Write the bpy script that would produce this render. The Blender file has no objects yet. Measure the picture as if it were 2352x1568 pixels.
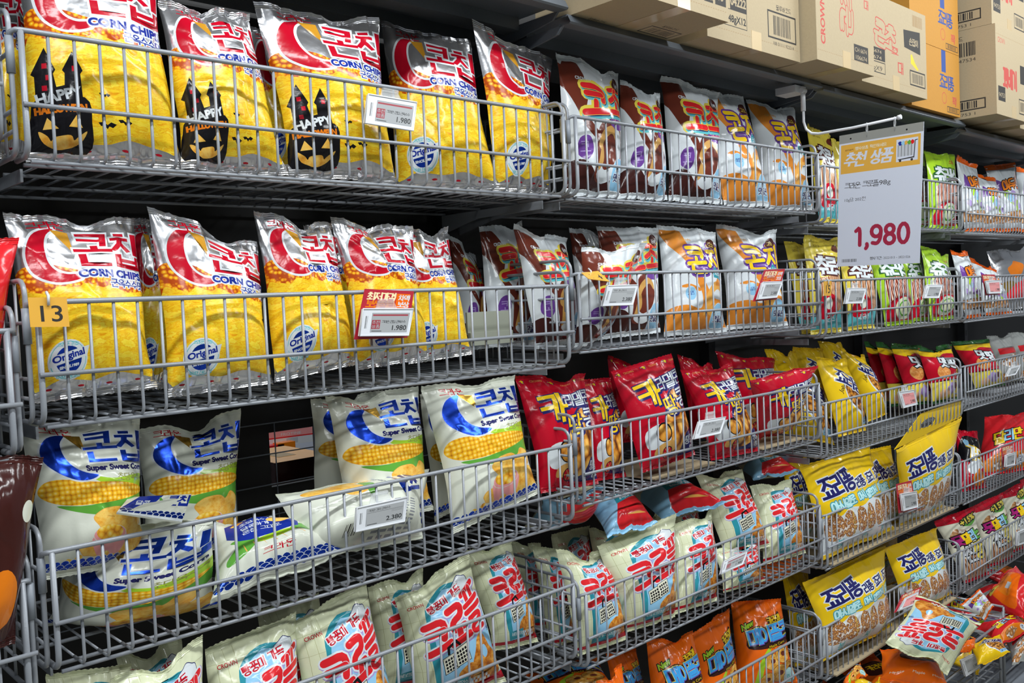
import bpy, math, random
import numpy as np
from mathutils import Vector, Matrix
from mathutils.geometry import delaunay_2d_cdt

scene = bpy.context.scene
COL = scene.collection

# ------------------------------------------------------------------ camera
FPX, YAW, PITCH, ROLL = 2095.82, math.radians(43.2941), math.radians(2.53343), math.radians(-2.59934)
CAM = np.array([-0.40088, -1.46969, 0.0])
_F = np.array([math.sin(YAW) * math.cos(PITCH), math.cos(YAW) * math.cos(PITCH), -math.sin(PITCH)])
_R0 = np.array([math.cos(YAW), -math.sin(YAW), 0.0])
_U0 = np.cross(_R0, _F)
CR = _R0 * math.cos(ROLL) + _U0 * math.sin(ROLL)
CU = -_R0 * math.sin(ROLL) + _U0 * math.cos(ROLL)
cd = bpy.data.cameras.new('camera')
cam = bpy.data.objects.new('camera', cd)
COL.objects.link(cam)
cd.sensor_width = 36.0
cd.lens = FPX / 2352 * 36.0
cd.clip_start = 0.02
cam.matrix_world = Matrix(((CR[0], CU[0], -_F[0], CAM[0]), (CR[1], CU[1], -_F[1], CAM[1]),
                           (CR[2], CU[2], -_F[2], CAM[2]), (0, 0, 0, 1)))
scene.camera = cam

# ------------------------------------------------------------------ light
scene.view_settings.view_transform = 'Standard'
scene.view_settings.look = 'None'
scene.view_settings.gamma = 1.0
scene.view_settings.exposure = -0.27
scene.cycles.max_bounces = 7
scene.cycles.diffuse_bounces = 3
scene.cycles.glossy_bounces = 3
scene.cycles.transmission_bounces = 4
scene.cycles.transparent_max_bounces = 8
scene.cycles.caustics_reflective = False
scene.cycles.caustics_refractive = False
world = bpy.data.worlds.new('shop_air')
scene.world = world
world.use_nodes = True
bg = world.node_tree.nodes['Background']
bg.inputs[0].default_value = (0.60, 0.66, 0.74, 1)
bg.inputs[1].default_value = 0.32


def area_light(name, loc, target, sx, sy, watts, col=(0.95, 0.985, 1.0)):
    l = bpy.data.lights.new(name, 'AREA')
    l.shape = 'RECTANGLE'
    l.size, l.size_y, l.energy, l.color = sx, sy, watts, col
    o = bpy.data.objects.new(name, l)
    COL.objects.link(o)
    o.location = loc
    dv = Vector(target) - Vector(loc)
    o.rotation_euler = dv.to_track_quat('-Z', 'Y').to_euler()
    return o


for _i, _x in enumerate((-1.6, 0.0, 1.6, 3.2, 4.8)):
    area_light('ceiling_and_fill_light', (_x, -1.05, 1.75), (_x, -0.35, -1.0), 1.35, 0.14, 34)
for _i, _x in enumerate((-1.2, 1.6, 4.4)):  # unseen row behind the camera, added as front fill
    area_light('ceiling_and_fill_light', (_x, -2.6, 1.75), (_x, -0.6, -0.4), 1.35, 0.16, 30)
area_light('next_aisle_light', (0.9, 1.25, 1.0), (1.0, 1.9, -0.5), 1.2, 0.2, 22)

P = 1.2                      # bay pitch along the run
YT = {1: 0.0, 2: 0.0104, 3: 0.0207, 4: 0.0311, 5: 0.0423, 6: -0.1116}
ZT = {(1, 1): .4299, (2, 1): .4292, (3, 1): .3951, (4, 1): .3886, (1, 2): .0302, (2, 2): .0578, (3, 2): .0196, (4, 2): .0140,
      (1, 3): -.3496, (2, 3): -.3174, (3, 3): -.3868, (4, 3): -.3625, (1, 4): -.6901, (2, 4): -.7249, (3, 4): -.7644, (4, 4): -.7666,
      (1, 5): -1.13, (2, 5): -1.1303, (3, 5): -1.1460, (4, 5): -1.1524, (3, 6): -1.4185, (4, 6): -1.3840,
      (0, 2): -.010, (0, 3): -.385, (0, 1): .455, (0, 4): -.72}
HP, HM = .187, .109          # panel height, drop of the middle rail
BACK = 0.46                  # depth of the shelving


def at(u, v, y):
    """point on the plane y that the photo shows at pixel u, v"""
    r = _F + CR * ((u - 1176) / FPX) - CU * ((v - 784) / FPX)
    return CAM + r * ((y - CAM[1]) / r[1])


def atx(u, v, x):
    r = _F + CR * ((u - 1176) / FPX) - CU * ((v - 784) / FPX)
    return CAM + r * ((x - CAM[0]) / r[0])


# ------------------------------------------------------------------ materials
def lin(h):
    c = [int(h[i:i + 2], 16) / 255 for i in (0, 2, 4)]
    return tuple(x / 12.92 if x <= .04045 else ((x + .055) / 1.055) ** 2.4 for x in c) + (1,)


MATS = {}


def mat(name, hexc, rough=.35, metal=0.0, bump=0.0, bscale=60, coat=0.0, trans=0.0, emit=0.0, vary=0.0):
    m = bpy.data.materials.new(name)
    m.use_nodes = True
    nt = m.node_tree
    b = nt.nodes['Principled BSDF']
    b.inputs['Base Color'].default_value = lin(hexc)
    b.inputs['Roughness'].default_value = rough
    b.inputs['Metallic'].default_value = metal
    b.inputs['Coat Weight'].default_value = coat
    b.inputs['Coat Roughness'].default_value = .12
    b.inputs['Transmission Weight'].default_value = trans
    if emit:
        b.inputs['Emission Color'].default_value = lin(hexc)
        b.inputs['Emission Strength'].default_value = emit
    tc = nt.nodes.new('ShaderNodeTexCoord')
    n = nt.nodes.new('ShaderNodeTexNoise')
    nt.links.new(tc.outputs['Object'], n.inputs['Vector'])
    n.inputs['Scale'].default_value = bscale
    n.inputs['Detail'].default_value = 3
    if bump:
        bp = nt.nodes.new('ShaderNodeBump')
        bp.inputs['Strength'].default_value = bump
        bp.inputs['Distance'].default_value = .004
        nt.links.new(n.outputs['Fac'], bp.inputs['Height'])
        nt.links.new(bp.outputs['Normal'], b.inputs['Normal'])
    if vary:
        mx = nt.nodes.new('ShaderNodeMixRGB')
        c = lin(hexc)
        mx.inputs[1].default_value = tuple(x * (1 - vary) for x in c[:3]) + (1,)
        mx.inputs[2].default_value = tuple(min(1, x * (1 + vary)) for x in c[:3]) + (1,)
        nt.links.new(n.outputs['Fac'], mx.inputs[0])
        nt.links.new(mx.outputs[0], b.inputs['Base Color'])
    MATS[name] = m
    return m


def pattern(name, kind, scale, stops, rough=.35, rand=1.0, warp=.6, stretch=(1, 1), fine=.0, coat=.3):
    """printed picture of food: cells or waves in the bag's own print coordinates (cm)"""
    m = mat(name, 'ffffff', .2, bump=.1, bscale=45)
    m.node_tree.nodes['Principled BSDF'].inputs['Specular IOR Level'].default_value = .3
    nt = m.node_tree
    b = nt.nodes['Principled BSDF']
    tc = nt.nodes.new('ShaderNodeTexCoord')
    mp = nt.nodes.new('ShaderNodeMapping')
    mp.inputs['Scale'].default_value = (stretch[0], stretch[1], 1)
    nt.links.new(tc.outputs['UV'], mp.inputs['Vector'])
    nz = nt.nodes.new('ShaderNodeTexNoise')
    nz.inputs['Scale'].default_value = scale * .9
    nz.inputs['Detail'].default_value = 4
    nt.links.new(mp.outputs[0], nz.inputs['Vector'])
    vm = nt.nodes.new('ShaderNodeVectorMath')
    vm.operation = 'MULTIPLY_ADD'
    nt.links.new(nz.outputs['Color'], vm.inputs[0])
    vm.inputs[1].default_value = (warp / scale * .8, warp / scale * .8, 0)
    nt.links.new(mp.outputs[0], vm.inputs[2])
    if kind == 'cells':
        t = nt.nodes.new('ShaderNodeTexVoronoi')
        t.inputs['Scale'].default_value = scale
        t.inputs['Randomness'].default_value = rand
        nt.links.new(vm.outputs[0], t.inputs['Vector'])
        out = t.outputs['Distance']
    elif kind == 'waves':
        t = nt.nodes.new('ShaderNodeTexWave')
        t.inputs['Scale'].default_value = scale
        t.inputs['Distortion'].default_value = 3 * warp
        nt.links.new(vm.outputs[0], t.inputs['Vector'])
        out = t.outputs['Fac']
    else:
        t = nt.nodes.new('ShaderNodeTexNoise')
        t.inputs['Scale'].default_value = scale
        t.inputs['Detail'].default_value = 6
        t.inputs['Roughness'].default_value = .65
        nt.links.new(vm.outputs[0], t.inputs['Vector'])
        out = t.outputs['Fac']
    if fine:
        n2 = nt.nodes.new('ShaderNodeTexNoise')
        n2.inputs['Scale'].default_value = scale * 2.4
        n2.inputs['Detail'].default_value = 5
        nt.links.new(vm.outputs[0], n2.inputs['Vector'])
        ad = nt.nodes.new('ShaderNodeMath')
        ad.operation = 'MULTIPLY_ADD'
        nt.links.new(n2.outputs['Fac'], ad.inputs[0])
        ad.inputs[1].default_value = fine
        nt.links.new(out, ad.inputs[2])
        out = ad.outputs[0]
    rp = nt.nodes.new('ShaderNodeValToRGB')
    el = rp.color_ramp.elements
    while len(el) < len(stops):
        el.new(.5)
    for e, (p, h) in zip(el, stops):
        e.position = p
        e.color = lin(h)
    nt.links.new(out, rp.inputs[0])
    nt.links.new(rp.outputs[0], b.inputs['Base Color'])
    return m


# films and inks
for nm, hx in dict(white='d3dade', offwhite='d7dbcd', cream='d3d8b6', cream2='dad9c4', red='b80d26', red2='d4252c', darkred='8c1626', blue='1b2f8f', navy='23235f', sky='8fc2e2',
                   skyblue='3f9fe0', teal='2f8f9f', aqua='b9e6ea', turq='5bb6c0', green='5ea33c', lime='a2cc2f', dkgreen='2a5a2c', yellow='e8c11a', lemon='dfcb4e', gold='c08a28', orange='e07a1a', orange2='dc8a34', deeporange='ea6812',
                   brown='4d2421', brown2='6b3124', choc='3d1d1a', tan='c99a55', purple='6a3f92', magenta='a3246f', pink='e79a9a', black='17161a', grey='8b8f94', lilac='a58fc8', skin='e8b48a', caramel='e2a650',
                   olive='8a8a4a', ltgrey='b9bfc6').items():
    mat(nm, hx, .15, bump=.14, bscale=45).node_tree.nodes['Principled BSDF'].inputs['Specular IOR Level'].default_value = .3
mat('silver', 'd2d3d6', .23, metal=.86, bump=.35, bscale=26)
mat('darkfoil', '4b4b50', .2, metal=1.0, bump=.3, bscale=22)
mat('bluefoil', '1c46c4', .2, metal=.75, bump=.12, bscale=30)
mat('goldfoil', 'b9933c', .25, metal=.8, bump=.1)
mat('clear', 'd8dcd8', .08, trans=.55, bump=.3, bscale=30)
pattern('chips', 'noise', .62, [(.26, 'd8860c'), (.38, 'e8ac18'), (.46, 'f2d02e'), (.52, 'e6a916'), (.56, 'f4dc46'), (.64, 'eec824'), (.72, 'f6e462'), (.8, 'e4a412')], warp=2.2, fine=.0, stretch=(.5, 1.35))
pattern('chip', 'noise', .5, [(.3, 'd98a1e'), (.45, 'eeb347'), (.6, 'f4cc6a'), (.75, 'e79c2e')], warp=.6)
pattern('kernels', 'cells', 1.7, [(0, 'fff0a0'), (.25, 'fad030'), (.5, 'ee9a18'), (.75, 'b4480e')], warp=.25, fine=.25)
pattern('cob', 'cells', 1.15, [(0, 'ffe79a'), (.3, 'f4c431'), (.55, 'e09a1a'), (.8, '9c5c10')], rand=.25, warp=.12)
pattern('corn', 'cells', .9, [(0, 'ffe9a0'), (.35, 'f6cb4a'), (.6, 'e9a52c'), (.85, 'b9701a')], warp=.4)
pattern('snacks', 'cells', .42, [(0, 'fbe0a0'), (.3, 'f2c062'), (.5, 'dd9a3c'), (.66, 'b06a24'), (.82, '5e2f12')], warp=.9, fine=.2, stretch=(1.25, .8))
pattern('cereal', 'cells', .95, [(0, '8a5a22'), (.12, 'd9a04a'), (.4, 'c8862f'), (.62, '8a5220'), (.8, '4a2a12')], warp=.3)
pattern('grain', 'cells', 1.5, [(0, 'e8c592'), (.35, 'b98048'), (.6, '7a4520'), (.85, 'e6ddd2')], warp=.4)
pattern('waffle', 'noise', .7, [(.3, '7a3a10'), (.45, 'b96a1e'), (.58, 'dd9a3e'), (.75, 'f0c47a')], warp=1.2)
pattern('ring', 'noise', .9, [(.3, 'b9701e'), (.48, 'dfa03c'), (.7, 'f4d084')], warp=.6)
pattern('sticks', 'waves', .5, [(0, '6a2a14'), (.35, 'a9602e'), (.65, 'd99a60'), (1, 'f0d8b8')], warp=.8, stretch=(1, .25))
pattern('redsticks', 'waves', .5, [(0, '5a1414'), (.4, '9a3a22'), (.7, 'c9805a'), (1, 'f0d8c8')], warp=.8, stretch=(1, .25))
pattern('nuts', 'cells', .5, [(0, 'e9c9a0'), (.35, 'c48a50'), (.6, '8a5528'), (.8, 'e8e2da')], warp=.5)
pattern('cookie', 'noise', 1.0, [(.3, 'b9682e'), (.5, 'd98f4a'), (.7, 'edb877')])
# shop fittings
mat('wire', '92979e', .36, metal=.15, bump=.05, bscale=400)
mat('sleeve_grey', '9097a0', .4)
mat('shelf_steel', '656c74', .42, metal=.1, bump=.04, bscale=200, vary=.08)
mat('dark_steel', '1c1e21', .5, vary=.2)
mat('black_back', '0b0b0c', .6, vary=.2)
mat('plate', '8d9184', .5)
mat('card', 'aa9a7c', .8, bump=.08, bscale=150, vary=.06)
mat('card_dark', '93764f', .85, bump=.1, bscale=150)
mat('card_yellow', 'b5802c', .75, bump=.08, bscale=150, vary=.06)
mat('ink', '2a2724', .7)
mat('ink_red', 'b5483f', .75)
mat('ink_blue', '2d4a8c', .75)
mat('paper', 'ccd3e2', .5)
mat('sign_yellow', 'd9a640', .5)
mat('sign_red', 'a01a3e', .5)
mat('sign_strip', '8f918c', .3)
mat('plastic', 'd7dbe0', .35)
mat('screen', 'a3a6a8', .3, coat=.4)
mat('screen_ink', '2c2e30', .4)
mat('screen_red', '9a3440', .4)
mat('promo_red', 'b22234', .35, coat=.3)
mat('promo_cream', 'f0dfae', .4)
mat('tag_yellow', 'e9b043', .4, coat=.3)
mat('tape', 'cbb48c', .2, coat=.6)
mat('tape_yellow', 'd8c02a', .4)
mat('floor_tile', '9a978f', .3, vary=.06)
m = mat('acrylic', 'e6eaec', .06)
m.node_tree.nodes['Principled BSDF'].inputs['Alpha'].default_value = .3


# ------------------------------------------------------------------ objects and tags
def tag(o, label=None, cat=None, group=None, kind=None):
    for k, v in (('label', label), ('category', cat), ('group', group), ('kind', kind)):
        if v:
            o[k] = v
    return o


def empty(name, loc=(0, 0, 0)):
    o = bpy.data.objects.new(name, None)
    o.location = loc
    o.empty_display_size = .05
    COL.objects.link(o)
    return o


class MB:
    """collects boxes, tubes and plates into one mesh"""

    def __init__(self):
        self.v, self.f, self.m = [], [], []

    def add(self, vs, fs, mi=0):
        n = len(self.v)
        self.v += [tuple(map(float, p)) for p in vs]
        for f in fs:
            self.f.append(tuple(i + n for i in f))
            self.m.append(mi)

    def box(self, lo, hi, mi=0, bev=0.0):
        (a, b, c), (d, e, g) = lo, hi
        vs = [(a, b, c), (d, b, c), (d, e, c), (a, e, c), (a, b, g), (d, b, g), (d, e, g), (a, e, g)]
        self.add(vs, [(0, 3, 2, 1), (4, 5, 6, 7), (0, 1, 5, 4), (1, 2, 6, 5), (2, 3, 7, 6), (3, 0, 4, 7)], mi)

    def tube(self, pts, r, n=6, mi=0, closed=False):
        pts = [np.array(p, float) for p in pts]
        k = len(pts)
        tang = []
        for i in range(k):
            a = pts[i - 1] if (i or closed) else pts[0]
            b = pts[(i + 1) % k] if (i < k - 1 or closed) else pts[-1]
            t = b - a
            tang.append(t / (np.linalg.norm(t) + 1e-12))
        ref = np.array([0, 0, 1.]) if abs(tang[0][2]) < .9 else np.array([1., 0, 0])
        vs = []
        nn = np.cross(tang[0], ref)
        nn /= np.linalg.norm(nn)
        for i in range(k):
            nn = nn - tang[i] * (nn @ tang[i])
            nn /= np.linalg.norm(nn) + 1e-12
            bb = np.cross(tang[i], nn)
            for j in range(n):
                an = 2 * math.pi * j / n
                vs.append(pts[i] + r * (math.cos(an) * nn + math.sin(an) * bb))
        fs = []
        for i in range(k if closed else k - 1):
            i2 = (i + 1) % k
            for j in range(n):
                j2 = (j + 1) % n
                fs.append((i * n + j, i * n + j2, i2 * n + j2, i2 * n + j))
        if not closed:
            fs.append(tuple(range(n - 1, -1, -1)))
            fs.append(tuple((k - 1) * n + j for j in range(n)))
        self.add(vs, fs, mi)

    def build(self, name, mats, parent=None, smooth=True, loc=None):
        me = bpy.data.meshes.new(name)
        v = self.v
        if loc is not None:
            v = [(p[0] - loc[0], p[1] - loc[1], p[2] - loc[2]) for p in v]
        me.from_pydata(v, [], self.f)
        for mm in (mats if isinstance(mats, (list, tuple)) else [mats]):
            me.materials.append(MATS[mm])
        me.polygons.foreach_set('material_index', self.m)
        if smooth:
            me.polygons.foreach_set('use_smooth', [len(f) == 4 for f in self.f])
        o = bpy.data.objects.new(name, me)
        COL.objects.link(o)
        if loc is not None:
            o.location = loc
        if parent:
            o.parent = parent
        return o


# ------------------------------------------------------------------ lettering
def circ(cx, cy, rx, ry=None, n=16):
    ry = rx if ry is None else ry
    return [(cx + rx * math.cos(2 * math.pi * i / n), cy + ry * math.sin(2 * math.pi * i / n)) for i in range(n)]


O_ = 'O'
CONS = {
    'ㄱ': [[(0, 1), (1, 1), (.9, 0)]], 'ㄴ': [[(0, 1), (0, 0), (1, 0)]], 'ㄷ': [[(1, 1), (0, 1), (0, 0), (1, 0)]],
    'ㄹ': [[(0, 1), (1, 1), (1, .52), (0, .52), (0, 0), (1, 0)]], 'ㅁ': [[(0, 0), (1, 0), (1, 1), (0, 1), (0, -.02)]],
    'ㅂ': [[(0, 1), (0, 0), (1, 0), (1, 1)], [(0, .5), (1, .5)]], 'ㅅ': [[(.5, 1), (.42, .55), (0, 0)], [(.5, .6), (1, 0)]],
    'ㅇ': [O_], 'ㅈ': [[(0, 1), (1, 1)], [(.5, 1), (.42, .5), (0, 0)], [(.5, .5), (1, 0)]],
    'ㅊ': [[(.3, 1.05), (.7, 1.05)], [(0, .75), (1, .75)], [(.5, .75), (.42, .4), (0, 0)], [(.5, .4), (1, 0)]],
    'ㅋ': [[(0, 1), (1, 1), (.9, 0)], [(0, .52), (.95, .52)]], 'ㅌ': [[(1, 1), (0, 1), (0, 0), (1, 0)], [(0, .5), (1, .5)]],
    'ㅍ': [[(0, 1), (1, 1)], [(0, 0), (1, 0)], [(.3, 1), (.3, 0)], [(.7, 1), (.7, 0)]],
    'ㅎ': [[(.3, 1.08), (.7, 1.08)], [(0, .78), (1, .78)], 'o'],
}
for a_, b_ in ('ㄲㄱ', 'ㄸㄷ', 'ㅃㅂ', 'ㅆㅅ', 'ㅉㅈ'):
    CONS[a_] = [[(x * .42 + o_, y) for x, y in s] for o_ in (0, .58) for s in CONS[b_]]
INI = 'ㄱㄲㄴㄷㄸㄹㅁㅂㅃㅅㅆㅇㅈㅉㅊㅋㅌㅍㅎ'
VOW = 'ㅏㅐㅑㅒㅓㅔㅕㅖㅗㅘㅙㅚㅛㅜㅝㅞㅟㅠㅡㅢㅣ'
FIN = ['', 'ㄱ', 'ㄲ', 'ㄱㅅ', 'ㄴ', 'ㄴㅈ', 'ㄴㅎ', 'ㄷ', 'ㄹ', 'ㄹㄱ', 'ㄹㅁ', 'ㄹㅂ', 'ㄹㅅ', 'ㄹㅌ', 'ㄹㅍ', 'ㄹㅎ', 'ㅁ', 'ㅂ', 'ㅂㅅ', 'ㅅ', 'ㅆ', 'ㅇ', 'ㅈ', 'ㅊ', 'ㅋ', 'ㅌ', 'ㅍ', 'ㅎ']
# vertical vowels: strokes in x 0..1 (y over the syllable body), horizontal: y 0..1
VV = {'ㅏ': [[(.3, 1), (.3, 0)], [(.3, .5), (1, .5)]], 'ㅓ': [[(.8, 1), (.8, 0)], [(0, .5), (.8, .5)]], 'ㅣ': [[(.6, 1), (.6, 0)]],
      'ㅐ': [[(.1, 1), (.1, 0)], [(.1, .5), (.9, .5)], [(.9, 1), (.9, 0)]], 'ㅔ': [[(.4, 1), (.4, 0)], [(-.1, .5), (.4, .5)], [(1, 1), (1, 0)]],
      'ㅑ': [[(.3, 1), (.3, 0)], [(.3, .65), (1, .65)], [(.3, .38), (1, .38)]], 'ㅕ': [[(.8, 1), (.8, 0)], [(0, .65), (.8, .65)], [(0, .38), (.8, .38)]],
      'ㅖ': [[(.4, 1), (.4, 0)], [(-.1, .62), (.4, .62)], [(-.1, .4), (.4, .4)], [(1, 1), (1, 0)]], 'ㅒ': [[(.1, 1), (.1, 0)], [(.9, 1), (.9, 0)]]}
HV = {'ㅗ': [[(0, .1), (1, .1)], [(.5, 1), (.5, .1)]], 'ㅜ': [[(0, .8), (1, .8)], [(.5, .8), (.5, -.1)]], 'ㅡ': [[(0, .5), (1, .5)]],
      'ㅛ': [[(0, .1), (1, .1)], [(.33, 1), (.33, .1)], [(.67, 1), (.67, .1)]], 'ㅠ': [[(0, .8), (1, .8)], [(.33, .8), (.33, -.1)], [(.67, .8), (.67, -.1)]]}
MIX = {'ㅘ': 'ㅗㅏ', 'ㅙ': 'ㅗㅐ', 'ㅚ': 'ㅗㅣ', 'ㅝ': 'ㅜㅓ', 'ㅞ': 'ㅜㅔ', 'ㅟ': 'ㅜㅣ', 'ㅢ': 'ㅡㅣ'}


def _fit(strokes, x0, y0, x1, y1):
    out = []
    for s in strokes:
        if s == O_ or s == 'o':
            yy1 = y1 if s == O_ else y0 + (y1 - y0) * .6
            c = circ((x0 + x1) / 2, (y0 + yy1) / 2, (x1 - x0) * .48, (yy1 - y0) * .5, 14)
            out.append((c, True))
        else:
            out.append(([(x0 + (x1 - x0) * x, y0 + (y1 - y0) * y) for x, y in s], False))
    return out


def syllable(ch):
    k = ord(ch) - 0xAC00
    if not 0 <= k < 11172:
        return None
    i, v, f = INI[k // 588], VOW[(k // 28) % 21], FIN[k % 28]
    b = .41 if f else .08
    hv, vv = (MIX[v] if v in MIX else ((v, '') if v in HV else ('', v)))
    out = []
    if hv and not vv:
        yc = b + (.30 if not f else .16)
        out += _fit(CONS[i], .18, yc + (.04 if f else .14), .82, .95)
        out += _fit(HV[hv], .04, b + (.02 if f else .04), .96, yc)
    elif hv:
        out += _fit(CONS[i], .08, b + .34, .56, .92)
        out += _fit(HV[hv], .04, b + .02, .6, b + .24)
        out += _fit(VV[vv], .68, b - .02, .95, .95)
    else:
        out += _fit(CONS[i], .08, b + (.08 if not f else .06), .54, .9)
        out += _fit(VV[vv], .64, b - (.02 if not f else -.0), .95, .96)
    if f:
        if len(f) == 1:
            out += _fit(CONS[f], .16, .03, .86, .30)
        else:
            out += _fit(CONS[f[0]], .1, .06, .46, .29) + _fit(CONS[f[1]], .56, .06, .92, .29)
    return out


def _smooth(p, n=2):
    for _ in range(n):
        q = [p[0]]
        for a, b in zip(p, p[1:]):
            q += [(a[0] * .75 + b[0] * .25, a[1] * .75 + b[1] * .25), (a[0] * .25 + b[0] * .75, a[1] * .25 + b[1] * .75)]
        p = q + [p[-1]]
    return p


def offset(pts, d):
    """moves a closed contour outward (counter-clockwise) by d"""
    p = np.array(pts, float)
    e = np.roll(p, -1, 0) - p
    L = np.hypot(e[:, 0], e[:, 1]) + 1e-9
    n = np.stack([e[:, 1], -e[:, 0]], 1) / L[:, None]
    m = n + np.roll(n, 1, 0)
    ml = np.hypot(m[:, 0], m[:, 1]) + 1e-9
    k = np.minimum(1.8, 2 / ml)
    return (p + m / ml[:, None] * k[:, None] * d).tolist()


def stroke(pts, r, rd, closed=False):
    if closed:
        return [offset(pts, r), offset(pts, -r)[::-1]] if r > 0 else []
    p = np.array(_smooth(pts, 2) if (rd and len(pts) > 2) else pts, float)
    if not rd:
        for a, b in ((0, 1), (-1, -2)):
            t = p[a] - p[b]
            p[a] = p[a] + t / (np.hypot(*t) + 1e-9) * r * .75
    t = p[1:] - p[:-1]
    t /= np.hypot(t[:, 0], t[:, 1])[:, None] + 1e-9
    n = np.stack([-t[:, 1], t[:, 0]], 1)
    L, R = [], []
    for i in range(len(p)):
        if i == 0 or i == len(p) - 1:
            q = n[0] if i == 0 else n[-1]
            k = 1
        else:
            q = n[i - 1] + n[i]
            ql = np.hypot(*q) + 1e-9
            q = q / ql
            k = min(1.7, 2 / ql)
        L.append(p[i] + q * r * k)
        R.append(p[i] - q * r * k)
    out = [tuple(x) for x in R]
    if rd:
        a0 = math.atan2(-n[-1][1], -n[-1][0])
        out += [(p[-1][0] + r * math.cos(a0 + math.pi * j / 5), p[-1][1] + r * math.sin(a0 + math.pi * j / 5)) for j in range(1, 5)]
    out += [tuple(x) for x in L[::-1]]
    if rd:
        a0 = math.atan2(n[0][1], n[0][0])
        out += [(p[0][0] + r * math.cos(a0 + math.pi * j / 5), p[0][1] + r * math.sin(a0 + math.pi * j / 5)) for j in range(1, 5)]
    return [out]


def place(pts, x, y, sx, sy, rot, slant, arc=0):
    c, s = math.cos(rot), math.sin(rot)
    o = []
    for a, b in pts:
        a2, b2 = a * sx + b * sy * slant, b * sy + arc * (a * sx) * (a * sx)
        o.append((x + a2 * c - b2 * s, y + a2 * s + b2 * c))
    return o


_LC = {}


def latin(s):
    """contours of a word in the plain built-in face"""
    if s in _LC:
        return _LC[s]
    c = bpy.data.curves.new('lettering_outline', 'FONT')
    c.body = s
    c.resolution_u = 4
    o = bpy.data.objects.new('lettering_outline', c)
    COL.objects.link(o)
    dg = bpy.context.evaluated_depsgraph_get()
    me = bpy.data.meshes.new_from_object(o.evaluated_get(dg))
    ed = {}
    for p in me.polygons:
        vs = list(p.vertices)
        for a, b in zip(vs, vs[1:] + vs[:1]):
            if (b, a) in ed:
                del ed[(b, a)]
            else:
                ed[(a, b)] = 1
    nx = {}
    for a, b in ed:
        nx.setdefault(a, []).append(b)
    co = [(v.co.x, v.co.y) for v in me.vertices]
    loops = []
    while nx:
        a = next(iter(nx))
        lp = [a]
        b = nx[a].pop()
        if not nx[a]:
            del nx[a]
        while b != a and b in nx:
            lp.append(b)
            c2 = nx[b].pop()
            if not nx[b]:
                del nx[b]
            b = c2
        if len(lp) > 2:
            loops.append([co[i] for i in lp])
    def clean(l):
        q = [l[0]]
        for p in l[1:]:
            if math.hypot(p[0] - q[-1][0], p[1] - q[-1][1]) > 4e-3:
                q.append(p)
        return q
    loops = [clean(l) for l in loops]
    # face orientation of the filled mesh
    if me.polygons and me.polygons[0].normal.z < 0:
        loops = [l[::-1] for l in loops]
    bpy.data.objects.remove(o)
    bpy.data.curves.remove(c)
    bpy.data.meshes.remove(me)
    w = max((p[0] for l in loops for p in l), default=1)
    _LC[s] = (loops, w)
    return _LC[s]


def spl(pts, n=4):
    """closed smooth outline through points"""
    p = np.array(pts, float)
    k = len(p)
    out = []
    for i in range(k):
        a, b, c, d = p[i - 1], p[i], p[(i + 1) % k], p[(i + 2) % k]
        for j in range(n):
            t = j / n
            out.append(tuple(.5 * ((2 * b) + (c - a) * t + (2 * a - 5 * b + 4 * c - d) * t * t + (3 * b - a - 3 * c + d) * t ** 3)))
    return out


def ccw(p):
    a = sum(p[i - 1][0] * p[i][1] - p[i][0] * p[i - 1][1] for i in range(len(p)))
    return p if a > 0 else p[::-1]


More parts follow.
